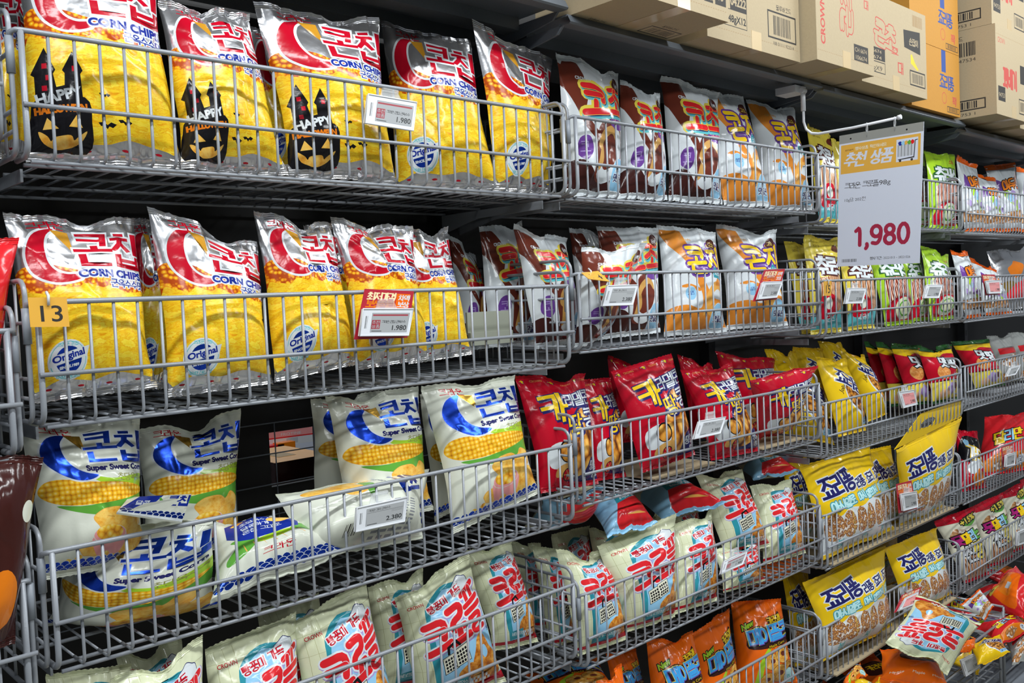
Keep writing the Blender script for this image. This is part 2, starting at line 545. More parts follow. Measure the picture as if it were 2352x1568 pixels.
class Art:
    """a printed face W x H (cm): coloured shapes, topmost last, cut into one sheet"""

    def __init__(self, W, H, base, y0=0., y1=None, nx=20, ny=28):
        self.W, self.H, self.y0, self.y1 = W, H, y0, H if y1 is None else y1
        self.base, self.L, self.nx, self.ny, self.done = base, [], nx, ny, None

    def add(self, m, cs):
        cs = [c for c in cs if len(c) > 2]
        if cs:
            self.L.append((m, cs))

    def poly(self, m, *polys, out=()):
        ps = [ccw(list(p)) for p in polys]
        for d, mm in out:
            self.add(mm, [offset(p, d) for p in ps])
        self.add(m, ps)

    def sp(self, m, *polys, out=()):
        self.poly(m, *[spl(p) for p in polys], out=out)

    def rect(self, m, x0, y0, x1, y1, out=()):
        self.poly(m, [(x0, y0), (x1, y0), (x1, y1), (x0, y1)], out=out)

    def ell(self, m, cx, cy, rx, ry=None, n=20, out=()):
        self.poly(m, circ(cx, cy, rx, ry, n), out=out)

    def blob(self, m, cx, cy, rx, ry, seed=0, n=11, j=.18, out=()):
        rg = random.Random(seed)
        self.sp(m, [(cx + rx * (1 + rg.uniform(-j, j)) * math.cos(2 * math.pi * i / n), cy + ry * (1 + rg.uniform(-j, j)) * math.sin(2 * math.pi * i / n)) for i in range(n)], out=out)

    def ht(self, s, x, y, size, r, m, out=(), adv=1.0, wx=1.0, rot=0, slant=0, rd=False, arc=0, mats=None, hy=1.45, sep=None):
        """Korean lettering from brush strokes; r = half the stroke width; out = wider layers below"""
        rot = math.radians(rot)
        strokes = []
        x_ = 0.0
        for k, ch in enumerate(s):
            if ch == ' ':
                x_ += .45 * adv
                continue
            for pts, cl in syllable(ch) or []:
                loc = [((a + x_) * size * wx, b * size * hy) for a, b in pts]
                cs = [[(a, b / hy) for a, b in c] for c in stroke(loc, r, rd, cl)]
                strokes.append((k, [place(c, x, y, 1, 1, rot, slant, arc) for c in cs]))
            x_ += adv
        for d, mm, dx, dy in [(o if len(o) == 4 else (o[0], o[1], 0, 0)) for o in out]:
            self.add(mm, [[(a + dx, b + dy) for a, b in offset(c, d)] for k, cs in strokes for c in cs])
        if sep:
            for k, cs in strokes:
                mm = mats[k] if mats else m
                self.add(sep[1], [offset(c, sep[0]) for c in cs])
                self.add(mm, cs)
        elif mats:
            for k0, mm in enumerate(mats):
                self.add(mm, [c for k, cs in strokes if k == k0 for c in cs])
        else:
            self.add(m, [c for k, cs in strokes for c in cs])

    def brush(self, strokes, x, y, sx, sy, r, m, out=(), sep=None, rot=0):
        """fat round strokes drawn by hand"""
        rt = math.radians(rot)
        ss = []
        for p in strokes:
            if p and p[0] == O_:
                ss.append(stroke(circ(p[1] * sx, p[2] * sy, p[3] * sx, p[4] * sy, 14), r, True, True))
            else:
                ss.append(stroke([(a * sx, b * sy) for a, b in p], r, True))
        ss = [[place(c, x, y, 1, 1, rt, 0) for c in cs] for cs in ss]
        for d, mm, dx, dy in [(o if len(o) == 4 else (o[0], o[1], 0, 0)) for o in out]:
            self.add(mm, [[(a + dx, b + dy) for a, b in offset(c, d)] for cs in ss for c in cs])
        for cs in ss:
            if sep:
                self.add(sep[1], [offset(c, sep[0]) for c in cs])
            self.add(m, cs)

    def lt(self, s, x, y, size, m, out=(), bold=0., wx=1., rot=0, slant=0, width=None, arc=0):
        loops, w = latin(s)
        if width:
            wx = width / (w * size)
        rot = math.radians(rot)
        pl = [place(l, x, y, size * wx, size, rot, slant, arc) for l in loops]
        for d, mm in out:
            self.add(mm, [offset(p, bold + d) for p in pl])
        self.add(m, [offset(p, bold) for p in pl] if bold else pl)

    def bars(self, m, x, y, w, h, seed=1, n=26):
        rg = random.Random(seed)
        t = 0
        ws = [rg.choice((1, 1, 2, 3)) for _ in range(n * 2)]
        s = w / sum(ws)
        for i, q in enumerate(ws):
            if i % 2 == 0:
                self.rect(m, x + t * s, y, x + (t + q) * s, y + h)
            t += q

    def build(self):
        if self.done:
            return self.done
        W, y0, y1 = self.W, self.y0, self.y1
        vs, es = [], []
        eps = 1e-3
        for m_, cs in self.L:
            for c in cs:
                n = len(vs)
                q = [(min(max(a, 0), W), min(max(b, y0), y1)) for a, b in c]
                vs += q
                es += [(n + i, n + (i + 1) % len(q)) for i in range(len(q)) if abs(q[i][0] - q[(i + 1) % len(q)][0]) + abs(q[i][1] - q[(i + 1) % len(q)][1]) > eps]
        for i in range(self.nx + 1):
            for j in range(self.ny + 1):
                o = .0
                vs.append((W * i / self.nx + o, y0 + (y1 - y0) * j / self.ny))
        r = delaunay_2d_cdt([Vector(v) for v in vs], es, [], 0, eps)
        V = np.array([(v[0], v[1]) for v in r[0]])
        T = np.array([f for f in r[2] if len(f) == 3], int)
        A, B, C = V[T[:, 0]], V[T[:, 1]], V[T[:, 2]]
        ar = (B[:, 0] - A[:, 0]) * (C[:, 1] - A[:, 1]) - (B[:, 1] - A[:, 1]) * (C[:, 0] - A[:, 0])
        T[ar < 0] = T[ar < 0][:, ::-1]
        T = T[np.abs(ar) > 1e-7]
        ce = V[T].mean(1)
        names = [self.base]
        mi = np.zeros(len(T), int)
        free = np.ones(len(T), bool)
        for m_, cs in self.L[::-1]:
            ea, eb = [], []
            for c in cs:
                c = [(min(max(a, 0), W), min(max(b, y0), y1)) for a, b in c]
                ea += c
                eb += c[1:] + c[:1]
            ea, eb = np.array(ea), np.array(eb)
            lo, hi = ea.min(0), ea.max(0)
            idx = np.nonzero(free & (ce[:, 0] > lo[0]) & (ce[:, 0] < hi[0]) & (ce[:, 1] > lo[1]) & (ce[:, 1] < hi[1]))[0]
            if not len(idx):
                continue
            px, py = ce[idx, 0][:, None], ce[idx, 1][:, None]
            up = (ea[:, 1] <= py) & (eb[:, 1] > py)
            dn = (ea[:, 1] > py) & (eb[:, 1] <= py)
            side = (eb[:, 0] - ea[:, 0]) * (py - ea[:, 1]) - (px - ea[:, 0]) * (eb[:, 1] - ea[:, 1])
            wn = (up & (side > 0)).sum(1) - (dn & (side < 0)).sum(1)
            hit = idx[wn != 0]
            if len(hit):
                if m_ not in names:
                    names.append(m_)
                mi[hit] = names.index(m_)
                free[hit] = False
        self.done = (V, T, mi, names)
        return self.done


def mesh_from(name, V3, T, mi, names, uv=None, normals=None, smooth=True):
    me = bpy.data.meshes.new(name)
    n, k = len(V3), len(T)
    me.vertices.add(n)
    me.vertices.foreach_set('co', np.asarray(V3, np.float32).ravel())
    me.loops.add(k * 3)
    me.loops.foreach_set('vertex_index', np.asarray(T, np.int32).ravel())
    me.polygons.add(k)
    me.polygons.foreach_set('loop_start', np.arange(0, k * 3, 3, dtype=np.int32))
    me.polygons.foreach_set('material_index', np.asarray(mi, np.int32))
    me.polygons.foreach_set('use_smooth', np.full(k, smooth))
    for nm in names:
        me.materials.append(MATS[nm])
    if uv is not None:
        l = me.uv_layers.new(name='print')
        l.data.foreach_set('uv', np.asarray(uv, np.float32)[np.asarray(T).ravel()].ravel())
    me.update(calc_edges=True)
    me.validate()
    if normals is not None:
        me.normals_split_custom_set_from_vertices(np.asarray(normals, np.float32).tolist())
    return me


def link(name, me, parent=None, loc=None):
    o = bpy.data.objects.new(name, me)
    COL.objects.link(o)
    if loc is not None:
        o.location = loc
    if parent:
        o.parent = parent
    return o
# ------------------------------------------------------------------ printed faces (cm)
ART = {}


def art_corn(kind):
    a = Art(20, 29.5, 'silver', .045 * 29.5, .955 * 29.5)
    a.sp('kernels', [(0, 14), (0, 19.6), (2, 20.6), (5, 20.4), (8, 19.4), (12, 18.4), (16, 17.4), (20, 16.6), (20, 13), (10, 12)])
    a.sp('chips', [(0, 15.6), (1.6, 16.3), (3.5, 15.9), (5, 16.8), (7.5, 16.4), (9, 17), (11.5, 16.2), (13, 16.6), (16, 15.6), (18, 15.8), (20, 15), (20, 3.0), (17, 2.4), (13, 3.1), (9, 2.4), (4, 2.9), (0, 2.4)], )
    cres = [(6.2, 26.6), (3.6, 26.2), (1.9, 24), (1.5, 21.5), (2.2, 19.2), (4.2, 17.7), (6.6, 17.4), (8.6, 17.9), (8.3, 18.6), (6.6, 18.7), (5, 19.6), (4.2, 21.3), (4.2, 23.6), (5, 25.6)]
    a.sp('red', cres, out=((.38, 'white'),))
    a.poly('gold', [(5.6, 26.4), (8.2, 26.2), (8.3, 22.2)])
    a.ht('콘칩', 8.5, 20.0, 6.3, .56, 'red', out=((.34, 'white'),), adv=1.02, wx=.93, hy=1.9)
    a.lt('CORN CHIPS', 8.2, 18.1, 1.6, 'blue', out=((.2, 'white'),), bold=.1, width=11.4)
    a.ht('군옥수수맛', 13.2, 16.4, 1.35, .12, 'blue', out=((.16, 'white'),), adv=1.0)
    a.ht('크라운', 2.8, 26.6, 1.7, .13, 'red', adv=1.0)
    rg = random.Random(4)
    for k in range(4):
        x = 2 + k * 4.7
        a.sp('red', [(x, 1.8), (x + .3, 1.6), (x + .9, 1.62), (x + 1, 1.8), (x + .5, 1.9)])
    if kind == 'O':
        cx, cy = 5.0, 5.6
        a.ell('white', cx, cy, 3.0, 3.0, 26)
        a.ell('turq', cx, cy, 2.75, 2.75, 26)
        a.ell('white', cx, cy, 2.65, 2.65, 26)
        a.ell('bluefoil', cx, cy, 2.0, 2.0, 24)
        a.ht('크라운 콘칩', cx - 1.55, cy + 2.02, .56, .045, 'turq', adv=1.0)
        a.ht('있어야 진짜 콘칩', cx - 1.8, cy - 2.55, .5, .04, 'turq', adv=.92)
        a.poly('white', [(cx - 2.9, cy - .9), (cx + 2.9, cy + .35), (cx + 3.3, cy + 1.9), (cx - 2.5, cy + .7)])
        a.lt('Original', cx - 2.3, cy - .35, 1.35, 'blue', bold=.06, width=4.9, rot=12)
        a.lt('SINCE.1989', cx - 1.4, cy - 1.35, .55, 'white', bold=.03, width=3.0, rot=8)
    else:
        a.sp('black', [(.5, 1.4), (.2, 6), (1.2, 8.2), (6.8, 8.2), (7.6, 5), (7.2, 1.4)])
        a.poly('black', [(.9, 7), (.9, 11.2), (.5, 11.6), (2.1, 15.0), (3.4, 11.9), (3.1, 11.4), (3.4, 9.6), (4.4, 9.8), (4.5, 11.4), (4.2, 11.8), (5.5, 14.2), (6.7, 11.6), (6.4, 11.2), (6.6, 7)])
        for x, y in ((1.8, 12.2), (2.2, 10.6), (1.7, 9.2), (5.4, 11.6)):
            a.rect('red', x, y, x + .6, y + .7)
        a.lt('HAPPY', .9, 7.4, 1.9, 'white', bold=.08, width=5.6, rot=9)
        a.lt('HALLOWEEN', .6, 6.1, 1.25, 'orange', bold=.08, width=6.4, rot=3)
        a.poly('chip', [(2, 5.6), (1.5, 4.1), (3.4, 4.2)])
        a.poly('chip', [(5.6, 5.9), (4.6, 4.4), (6.4, 4.4)])
        a.sp('chip', [(1, 3.9), (1.8, 2.4), (4, 1.7), (6.2, 2.6), (7, 4), (5.9, 3.3), (5.4, 2.9), (4.9, 3.4), (3, 3.2), (2.6, 2.7), (2.1, 3.3)])
        for x, y, s in ((9.4, 8.6, .8), (12.0, 5.2, 1.0), (9.6, 4.8, 1.2)):
            a.poly('black', [(x - s, y + .3 * s), (x - .4 * s, y + .35 * s), (x, y + .05), (x + .4 * s, y + .35 * s), (x + s, y + .1), (x + .6 * s, y - .25 * s), (x + .2 * s, y - .1), (x, y - .4 * s), (x - .3 * s, y - .05), (x - .7 * s, y - .1)])
    return a


def scallops(a, y, up=1):
    for row in range(3):
        for k in range(16):
            x = -.6 + k * 1.4 + (row % 2) * .7
            a.ell('white' if row == 2 and up > 0 else 'bluefoil', x, y + up * (row * .62 - .1), .66, .58, 12, out=((.09, 'white'),))


def art_sweet():
    a = Art(20, 29, 'offwhite', .045 * 29, .955 * 29)
    a.sp('green', [(2.5, 12.6), (8, 12.2), (15, 13.6), (20, 16.4), (20, 10.2), (14, 9.6), (7, 10.8)])
    a.sp('lime', [(8.5, 17.6), (13, 16.8), (20, 17.6), (20, 14), (12, 15.4)])
    a.sp('cob', [(.4, 15.2), (1.4, 16.9), (4, 17.2), (9, 16.4), (14, 16), (18.6, 15.2), (19.6, 14.2), (15, 12.9), (9, 12.3), (4, 12.6), (1.4, 13.6)])
    a.sp('bluefoil', [(6, 26), (3.4, 25.2), (1.9, 23), (2, 20.6), (3.6, 18.4), (6, 17), (8.4, 16.8), (10, 17.6), (8, 18.2), (6, 19.6), (5, 21.6), (5, 24)], out=((.3, 'white'),))
    a.poly('goldfoil', [(5.8, 26), (8.6, 25.9), (8.7, 22.2)])
    a.ht('콘칩', 8.6, 20.2, 6.2, .54, 'bluefoil', out=((.22, 'white'),), adv=1.02, wx=.93, hy=1.9)
    a.lt('Super Sweet Corn', 8.2, 18.5, 1.45, 'navy', bold=.09, width=11.4)
    a.ht('초당옥수수', 13.2, 16.2, 1.5, .1, 'olive', adv=.95)
    a.ht('크라운', 2.6, 26.0, 1.6, .11, 'red', adv=1.0)
    for i, (x, y, rx, ry) in enumerate(((12, 9.2, 3.4, 2.4), (16.6, 9.4, 2.4, 2.2), (15.6, 5.4, 3.2, 4.0), (18.3, 4.6, 1.8, 2.6), (11.4, 5.4, 3.2, 2.6), (7.8, 4.4, 2, 1.3))):
        a.blob('chip', x, y, rx, ry, i, out=((.1, 'caramel'),))
    a.sp('pink', [(8.0, 6.6), (8.4, 3.6), (10, 2.5), (12.6, 2.5), (14, 3.8), (14.4, 6.8)])
    a.ell('pink', 11.2, 6.6, 3.3, 1.6, out=((.1, 'offwhite'),))
    a.blob('corn', 11.2, 6.9, 2.9, 1.5, 8, j=.1)
    for k in range(6):
        a.blob('corn', 4 + k * 1.7, 2.6 + .5 * math.sin(k * 2), .7, .5, 20 + k)
    scallops(a, 2.2, -1)
    return a


def art_sweetback():
    a = Art(20, 29, 'offwhite', .045 * 29, .955 * 29)
    a.sp('green', [(1.5, 9), (3, 12), (2, 15), (4, 14), (7, 12), (5, 8.4), (2, 6.6)])
    a.sp('green', [(13, 12), (17, 15), (18, 12), (19.6, 11), (17, 10), (14, 10.6)])
    a.sp('lime', [(6, 11), (10, 12.6), (14, 11.4), (12, 10.2), (8, 9.8)])
    a.poly('blue', [(1.6, 18), (2, 24.5), (14, 25.2), (16.4, 16), (15.2, 13), (5.4, 12), (3.4, 13.6)])
    for i, (t, y) in enumerate((('초당옥수수', 19.2), ('달콤하게', 17), ('콘칩 그대로', 15))):
        a.ht(t, 4.2, y, 1.5, .1, 'white', adv=1.0)
    a.blob('chip', 13, 19, 2.6, 1.8, 3)
    a.blob('corn', 4.4, 22.5, 1.4, 1, 4)
    for k in range(7):
        x = 4 + k * 1.7
        a.poly('caramel', [(x, 11), (x + .15, 11), (x + .7, 8.4 - (k % 3) * .5), (x + .5, 8.4)])
    scallops(a, 3.4, -1)
    a.ht('크라운', 7, 5.2, 1.8, .12, 'red')
    return a


def art_sweetside():
    a = Art(30, 16, 'offwhite', .045 * 16, .955 * 16)
    a.blob('chip', 8, 13.4, 4.4, 2.4, 3)
    a.blob('chip', 10.6, 10.6, 2.4, 1.8, 6)
    a.sp('cob', [(10, 16), (15, 16), (16, 13.6), (12, 13.4)])
    a.sp('green', [(12.4, 12.8), (14.6, 12.4), (14.4, 9), (12.8, 8.6)])
    a.lt('Super', 16.2, 15.2, 1.6, 'navy', bold=.08, rot=-80)
    a.ht('콘칩', 19, 16, 5, .5, 'bluefoil', rot=-75, wx=.9)
    a.ht('크라운', 27, 9, 1.7, .13, 'red', rot=-70)
    for k in range(8):
        a.ell('bluefoil', 28.6 - (k % 2) * .9, 3 + k * .9, .6, .5)
    a.bars('ink', 7.4, 1.6, 2.6, 1.6, 4, 8)
    rg = random.Random(3)
    for c in range(5):
        for k in range(11):
            a.rect('grey', 14 + c * 2.2, 1.0 + k * .52, 14 + c * 2.2 + rg.uniform(1.2, 1.9), 1.26 + k * .52)
    return a


def art_flap():
    a = Art(14, 6.5, 'offwhite', nx=8, ny=5)
    a.poly('blue', [(0, 1.6), (2.4, 6.5), (7.6, 6.5), (5.4, 2.0)])
    a.ht('달콤', 2.4, 3.4, 1.5, .12, 'white')
    a.sp('green', [(7, 6), (8.4, 4.4), (8.6, 2.6), (7.6, 4)])
    a.ht('콘칩', 9, 3.6, 2.6, .26, 'blue')
    for r_ in range(2):
        for k in range(11):
            a.ell('bluefoil', .6 + k * 1.35 + r_ * .6, 1.5 - r_ * .6, .62, .5, 10, out=((.09, 'white'),))
    a.rect('white', 0, 0, 14, .6)
    return a


def badge(a, x, y, r=2.7):
    a.ell('sky', x, y, r, r * 1.25, 20, out=((.15, 'white'),))
    a.ht('사르르', x - r * .68, y + .5, 1.2, .1, 'white', adv=.95)
    a.ht('맛좋은', x - r * .74, y - .9, 1.35, .12, 'navy', out=((.12, 'white'),), adv=.95)


def art_choco():
    a = Art(17.5, 26, 'white', .045 * 26, .955 * 26)
    a.sp('brown2', [(-1, 27), (3.2, 27), (5, 23.5), (5.4, 19), (4.2, 14.6), (8, 10), (8.6, 5), (6, 3.4), (7.4, 8), (4, 12), (2.4, 15), (.6, 19), (-1, 21)])
    a.sp('choc', [(0, 1), (0, 5.4), (3, 6), (6, 4), (9, 3.2), (13, 4.4), (17.5, 7), (17.5, 1)])
    a.sp('brown2', [(6.4, 3.4), (6, 9), (8, 13.2), (11.4, 14.8), (14.8, 13), (15.6, 9), (13.6, 4.4), (10, 2.6)])
    a.sp('white', [(7, 3.6), (7.4, 5.6), (9.6, 4.6), (12.4, 6), (13.6, 9.4), (12.4, 12.6), (14.6, 12), (15.2, 8.6), (13, 4), (10, 2.4)])
    a.sp('tan', [(7, 9), (8.4, 11.6), (11, 12.8), (13, 11.6), (13.2, 10), (11.4, 11.4), (9, 10), (8, 8)])
    a.sp('tan', [(6.8, 4), (7.2, 7), (8.4, 9), (8.8, 6)])
    a.sp('choc', [(13.6, 13), (14.6, 16), (17.5, 17), (17.5, 12), (15.6, 14)])
    a.sp('purple', [(1.6, 7.2), (2.4, 10), (4.6, 10.4), (5.2, 8), (3.6, 6)])
    a.ht('코', 2.2, 7.2, 2.2, .14, 'lilac')
    a.sp('purple', [(10.4, 13.2), (12, 15.8), (16.4, 17), (17, 14), (14, 12.4)])
    a.ht('초코바', 11.6, 13.6, 1.5, .12, 'pink', adv=.95, rot=6)
    ko = [[(.0, .95), (.8, .98), (.74, .5)], [(.05, .7), (.72, .72)], [(.4, .45), (.36, .24)], [(-.1, .08), (.9, .18)]]
    cho = [[(.5, 1.16), (.52, 1.08)], [(.05, .9), (.9, .98)], [(.45, .9), (.34, .62), (.0, .46)], [(.42, .7), (.9, .52)], [(.46, .42), (.44, .24)], [(.0, .08), (1.0, .2)]]
    W3 = ((ko, 4.4, 14.2, 6.0, 6.2, .62), (cho, 11.0, 15.0, 5.2, 6.2, .56))
    for d_, m_, dx, dy in ((.75, 'lemon', .1, -.1), (.4, 'turq', .3, -.4), (.12, 'navy', .12, -.16), (0, 'red2', 0, 0)):
        for g_, x_, y_, sx_, sy_, r_ in W3:
            a.brush(g_, x_ + dx, y_ + dy, sx_, sy_, r_ + d_, m_, sep=None if d_ else (.09, 'lemon'))
    a.lt('CROWN', 3.0, 21.2, .95, 'white', bold=.04, width=3.4)
    a.sp('brown', [(13, 21.5), (13.8, 23.4), (15.6, 24), (16.4, 22.4), (15.4, 20.8)])
    a.ht('듬뿍', 13.9, 21.5, 1.1, .08, 'white', adv=.95)
    badge(a, 14.4, 3.6)
    return a


def art_cheese():
    a = Art(17.5, 26, 'white', .045 * 26, .955 * 26)
    a.sp('orange2', [(-1, 27), (5, 27), (6.2, 22), (7.6, 16), (10, 11), (12, 8), (17.5, 7), (17.5, .5), (0, .5), (0, 5.6), (4, 6.6), (8, 5.6), (8.6, 9), (6.6, 13), (3.6, 18), (1, 22)])
    a.sp('caramel', [(9, 4), (10, 9), (13, 12), (16, 11), (17, 7), (15, 10), (12.4, 9.4), (11, 6)])
    a.sp('orange2', [(2.6, 10.8), (5, 11.4), (8, 10.4), (8, 9.6), (5, 10.4)])
    a.sp('orange2', [(13, 11), (15, 14), (17.5, 14.6), (17.5, 12)])
    a.blob('caramel', 12.6, 5, 2.2, 1.6, 3)
    a.ell('sky', 5.4, 9.2, 1.5, 1.6, out=((.1, 'white'),))
    a.ht('치즈', 4.5, 8.7, 1.0, .07, 'blue', adv=.9)
    a.rect('teal', 12.4, 12.9, 16.9, 15.6)
    a.ht('치즈맛', 12.8, 13.4, 1.4, .1, 'white', adv=.95)
    kon = [[(.0, .96), (.8, 1.0), (.74, .62)], [(.05, .76), (.72, .78)], [(.4, .58), (.38, .44)], [(-.08, .34), (.9, .42)], [(.12, .26), (.12, .02), (.84, .06)]]
    chi = [[(.2, 1.1), (.46, 1.12)], [(.0, .84), (.62, .9)], [(.32, .86), (.24, .5), (-.05, .22)], [(.3, .56), (.62, .3)], [(.92, 1.12), (.94, .1)]]
    W3 = ((kon, 5.6, 13.8, 5.4, 6.6, .5), (chi, 11.8, 14.4, 4.6, 6.2, .54))
    for d_, m_, dx, dy in ((.62, 'purple', .12, -.12), (.2, 'navy', .1, -.1), (0, 'yellow', 0, 0)):
        for g_, x_, y_, sx_, sy_, r_ in W3:
            a.brush(g_, x_ + dx, y_ + dy, sx_, sy_, r_ + d_, m_, sep=None if d_ else (.07, 'purple'))
    a.lt('CROWN', 4.4, 22, .9, 'tan', bold=.03, width=3.2)
    a.sp('brown', [(12.4, 21), (13.4, 23), (15.6, 23.4), (16.2, 21.6), (14.4, 20.6)])
    a.ht('고소', 13.2, 21.2, 1.1, .08, 'lemon', adv=.95)
    badge(a, 14.2, 3.4)
    return a


def art_peanut():
    a = Art(17, 24, 'red', .045 * 24, .955 * 24)
    a.sp('navy', [(5.2, 2.4), (6, 8), (8.4, 13), (12, 16.6), (17, 16), (17, 2), (10, 1.4)])
    a.sp('snacks', [(6, 3), (6.6, 8), (8.8, 12.4), (12, 16), (17, 15.4), (17, 5.6), (14, 4), (10, 2.2)])
    a.poly('navy', [(11, 1.2), (12.4, 5.4), (17, 7.2), (17, 1.2)])
    a.ht('땅콩', 12.6, 3.2, 1.9, .15, 'white', adv=1.0)
    a.ht('30 함유', 11.8, 1.7, 1.2, .1, 'white', adv=.9)
    a.sp('white', [(1.8, 5), (2, 8.4), (5, 9.4), (7, 8), (7.2, 5.2), (4, 4.2)])
    a.ell('black', 6, 7.4, 1.9, 2.2, 18)
    a.ell('snacks', 6, 7.3, 1.6, 1.9, 18)
    a.sp('tan', [(3.6, 2.6), (4, 4.6), (7.8, 5.2), (8.4, 3)])
    a.ell('black', 6.3, 2.9, 1.3, 1.3, 16)
    a.ell('red', 6.3, 2.9, 1.1, 1.1, 16)
    for k in range(6):
        c, s = math.cos(k * 1.047), math.sin(k * 1.047)
        a.poly('tan', [(6.3 - s * .07, 2.9 + c * .07), (6.3 + c * 1.1 - s * .07, 2.9 + s * 1.1 + c * .07), (6.3 + c * 1.1 + s * .07, 2.9 + s * 1.1 - c * .07), (6.3 + s * .07, 2.9 - c * .07)])
    WS = (('라멜콘', 7.9, 16.2, 3.2, 'white', .2), ('콩', 12.3, 11.6, 4.2, 'white', .27), ('땅', 8.0, 10.4, 4.2, 'yellow', .27), ('카', 2.4, 12.8, 6.4, 'yellow', .5))
    for d_, m_, dx in ((.3, 'navy', .3), (.24, 'navy', 0), (0, None, 0)):
        for s, x, y, z, m, r in WS:
            a.ht(s, x + dx, y - dx, z, r + d_, m_ or m, adv=.96, wx=.95, rot=6, slant=.1, hy=1.2 if d_ else 1.3)
    for k in range(3):
        a.ht('카', .8 + k * 6, 22.2, .9, .1, 'yellow', out=((.1, 'navy'),))
        a.lt('CROWN', 3 + k * 6, 22.3, .7, 'tan', width=2.2)
    return a


def art_croffle():
    a = Art(17, 24.5, 'cream', .045 * 24.5, .955 * 24.5)
    for k in range(3):
        a.poly('olive', [(1.2 + k * 1.6, 1), (1.24 + k * 1.6, 1), (1.44 + k * 1.6, 24), (1.4 + k * 1.6, 24)])
    for k in range(6):
        a.rect('olive', 0, 4 + k * 3.5, 17, 4.03 + k * 3.5)
    a.sp('teal', [(4, 2), (4, 17), (5.4, 20.6), (9, 22), (13, 21), (15, 18), (15.6, 12), (15.6, 2)])
    a.poly('sky', [(4.6, 2), (4.6, 16.6), (5.8, 20), (9.2, 21.4), (12.8, 20.4), (16.2, 18), (16.6, 12), (16.6, 2)])
    a.blob('white', 13.3, 20.6, 1.9, 1.3, 3, out=((.12, 'navy'),))
    a.blob('white', 12.2, 19.7, 1.3, .9, 5)
    a.ht('빵풍미 가득', 5.0, 18.4, 1.5, .14, 'red', out=((.18, 'white'),), adv=.98, rot=8)
    kr = [[(-.05, .92), (.8, 1.0), (.62, .42)], [(.0, .62), (.68, .68)], [(-.12, .0), (.85, .22)]]
    ro = [[(.1, .92), (.8, 1.0), (.78, .72), (.2, .62), (.16, .36), (.8, .42)], [(.48, .36), (.46, .16)], [(.0, .02), (.95, .14)]]
    pl = [[(.05, .9), (.9, 1.04)], [(.3, .92), (.32, .7)], [(.64, .98), (.66, .74)], [(.05, .64), (.95, .74)], [(.02, .5), (1.0, .58)], [(.15, .36), (.8, .42), (.76, .27), (.2, .2), (.18, .04), (.82, .08)]]
    W3 = ((kr, 3.5, 10.8, 4.7, 5.8, .66), (ro, 7.9, 11.2, 4.2, 6.8, .64), (pl, 12.1, 11.6, 4.0, 8.0, .45))
    for g_, x_, y_, sx_, sy_, r_ in W3:
        a.brush(g_, x_ + .1, y_ - .12, sx_, sy_, r_ + .42, 'lilac')
    for g_, x_, y_, sx_, sy_, r_ in W3:
        a.brush(g_, x_, y_, sx_, sy_, r_ + .3, 'white')
    for g_, x_, y_, sx_, sy_, r_ in W3:
        a.brush(g_, x_, y_, sx_, sy_, r_, 'red2', sep=(.08, 'white'))
    # waffle iron
    a.poly('black', [(6.2, 9.8), (6.4, 11.4), (8.6, 12.2), (9.4, 11), (9, 10.8), (8.3, 11.6), (6.9, 11.0), (6.7, 9.8)])
    for x0, y0 in ((5.4, 6.4), (8.0, 7.3)):
        a.poly('cream2', [(x0 - .3, y0 - .3), (x0 + 2.5, y0 + .5), (x0 + 2.5, y0 + 3.6), (x0 - .3, y0 + 2.9)], out=((.12, 'black'),))
        for i in range(4):
            for j in range(4):
                a.poly('black', [(x0 + i * .58, y0 + j * .68 + i * .15), (x0 + i * .58 + .42, y0 + j * .68 + i * .15 + .1), (x0 + i * .58 + .42, y0 + j * .68 + i * .15 + .58), (x0 + i * .58, y0 + j * .68 + i * .15 + .48)])
    a.sp('waffle', [(8.4, 3.4), (7.8, 5.4), (10.4, 7), (12, 5)], out=((.1, 'tan'),))
    a.sp('waffle', [(10.6, 2.2), (10.2, 5.6), (11.8, 8.8), (13, 11), (14.4, 11), (15.4, 8.4), (16.6, 6.4), (16.6, 3), (14, 1.8)])
    a.sp('sky', [(13.2, 7.6), (13.6, 9), (14.2, 9), (14.6, 7.6), (13.8, 6.8)])
    a.poly('red', [(0, 1), (0, 1.9), (8, 1.9), (17, 2.6), (17, 1)])
    for k in range(5):
        for j in range(2):
            a.poly('white', [(9.8 + k * .9 - j * .4, 2.4 + j * .7), (10.3 + k * .9 - j * .4, 2.5 + j * .7), (10.3 + k * .9 - j * .4, 3.1 + j * .7), (9.8 + k * .9 - j * .4, 3 + j * .7)])
    a.poly('teal', [(4.2, 2.1), (4.2, 4), (9.4, 4.4), (9.4, 2.3)])
    a.ht('버터크로와상', 4.5, 2.9, .95, .07, 'white', adv=.88)
    a.lt('CROWN', 1.4, 20.6, .95, 'red', bold=.02, width=3.2)
    a.ht('빵', 16.0, 10.6, .9, .06, 'navy')
    return a


def art_croffleback():
    a = Art(17, 24.5, 'cream2', .045 * 24.5, .955 * 24.5)
    a.sp('sky', [(0, 1), (0, 15), (5, 17), (11, 14), (17, 15), (17, 1)])
    a.sp('red2', [(4, 1), (5.4, 9.4), (8, 11), (17, 10.4), (17, 2)])
    a.poly('teal', [(5, 9), (5.6, 14.4), (13, 15.6), (13, 10.4)])
    a.ht('버터향', 6.2, 12.2, 1.9, .15, 'white', adv=1.0)
    a.ht('가득하게', 6.2, 10.2, 1.6, .12, 'white', adv=1.0)
    a.blob('waffle', 13.4, 17.6, 4.2, 3.4, 5)
    for k in range(6):
        for j in range(2):
            a.rect('white', 10.6 + k * 1.1 + (j % 2) * .5, 11 + j * .9, 11.1 + k * 1.1 + (j % 2) * .5, 11.8 + j * .9)
    for k in range(4):
        a.rect('caramel', 7, 3.4 + k * 1.1, 14, 3.52 + k * 1.1)
    return a


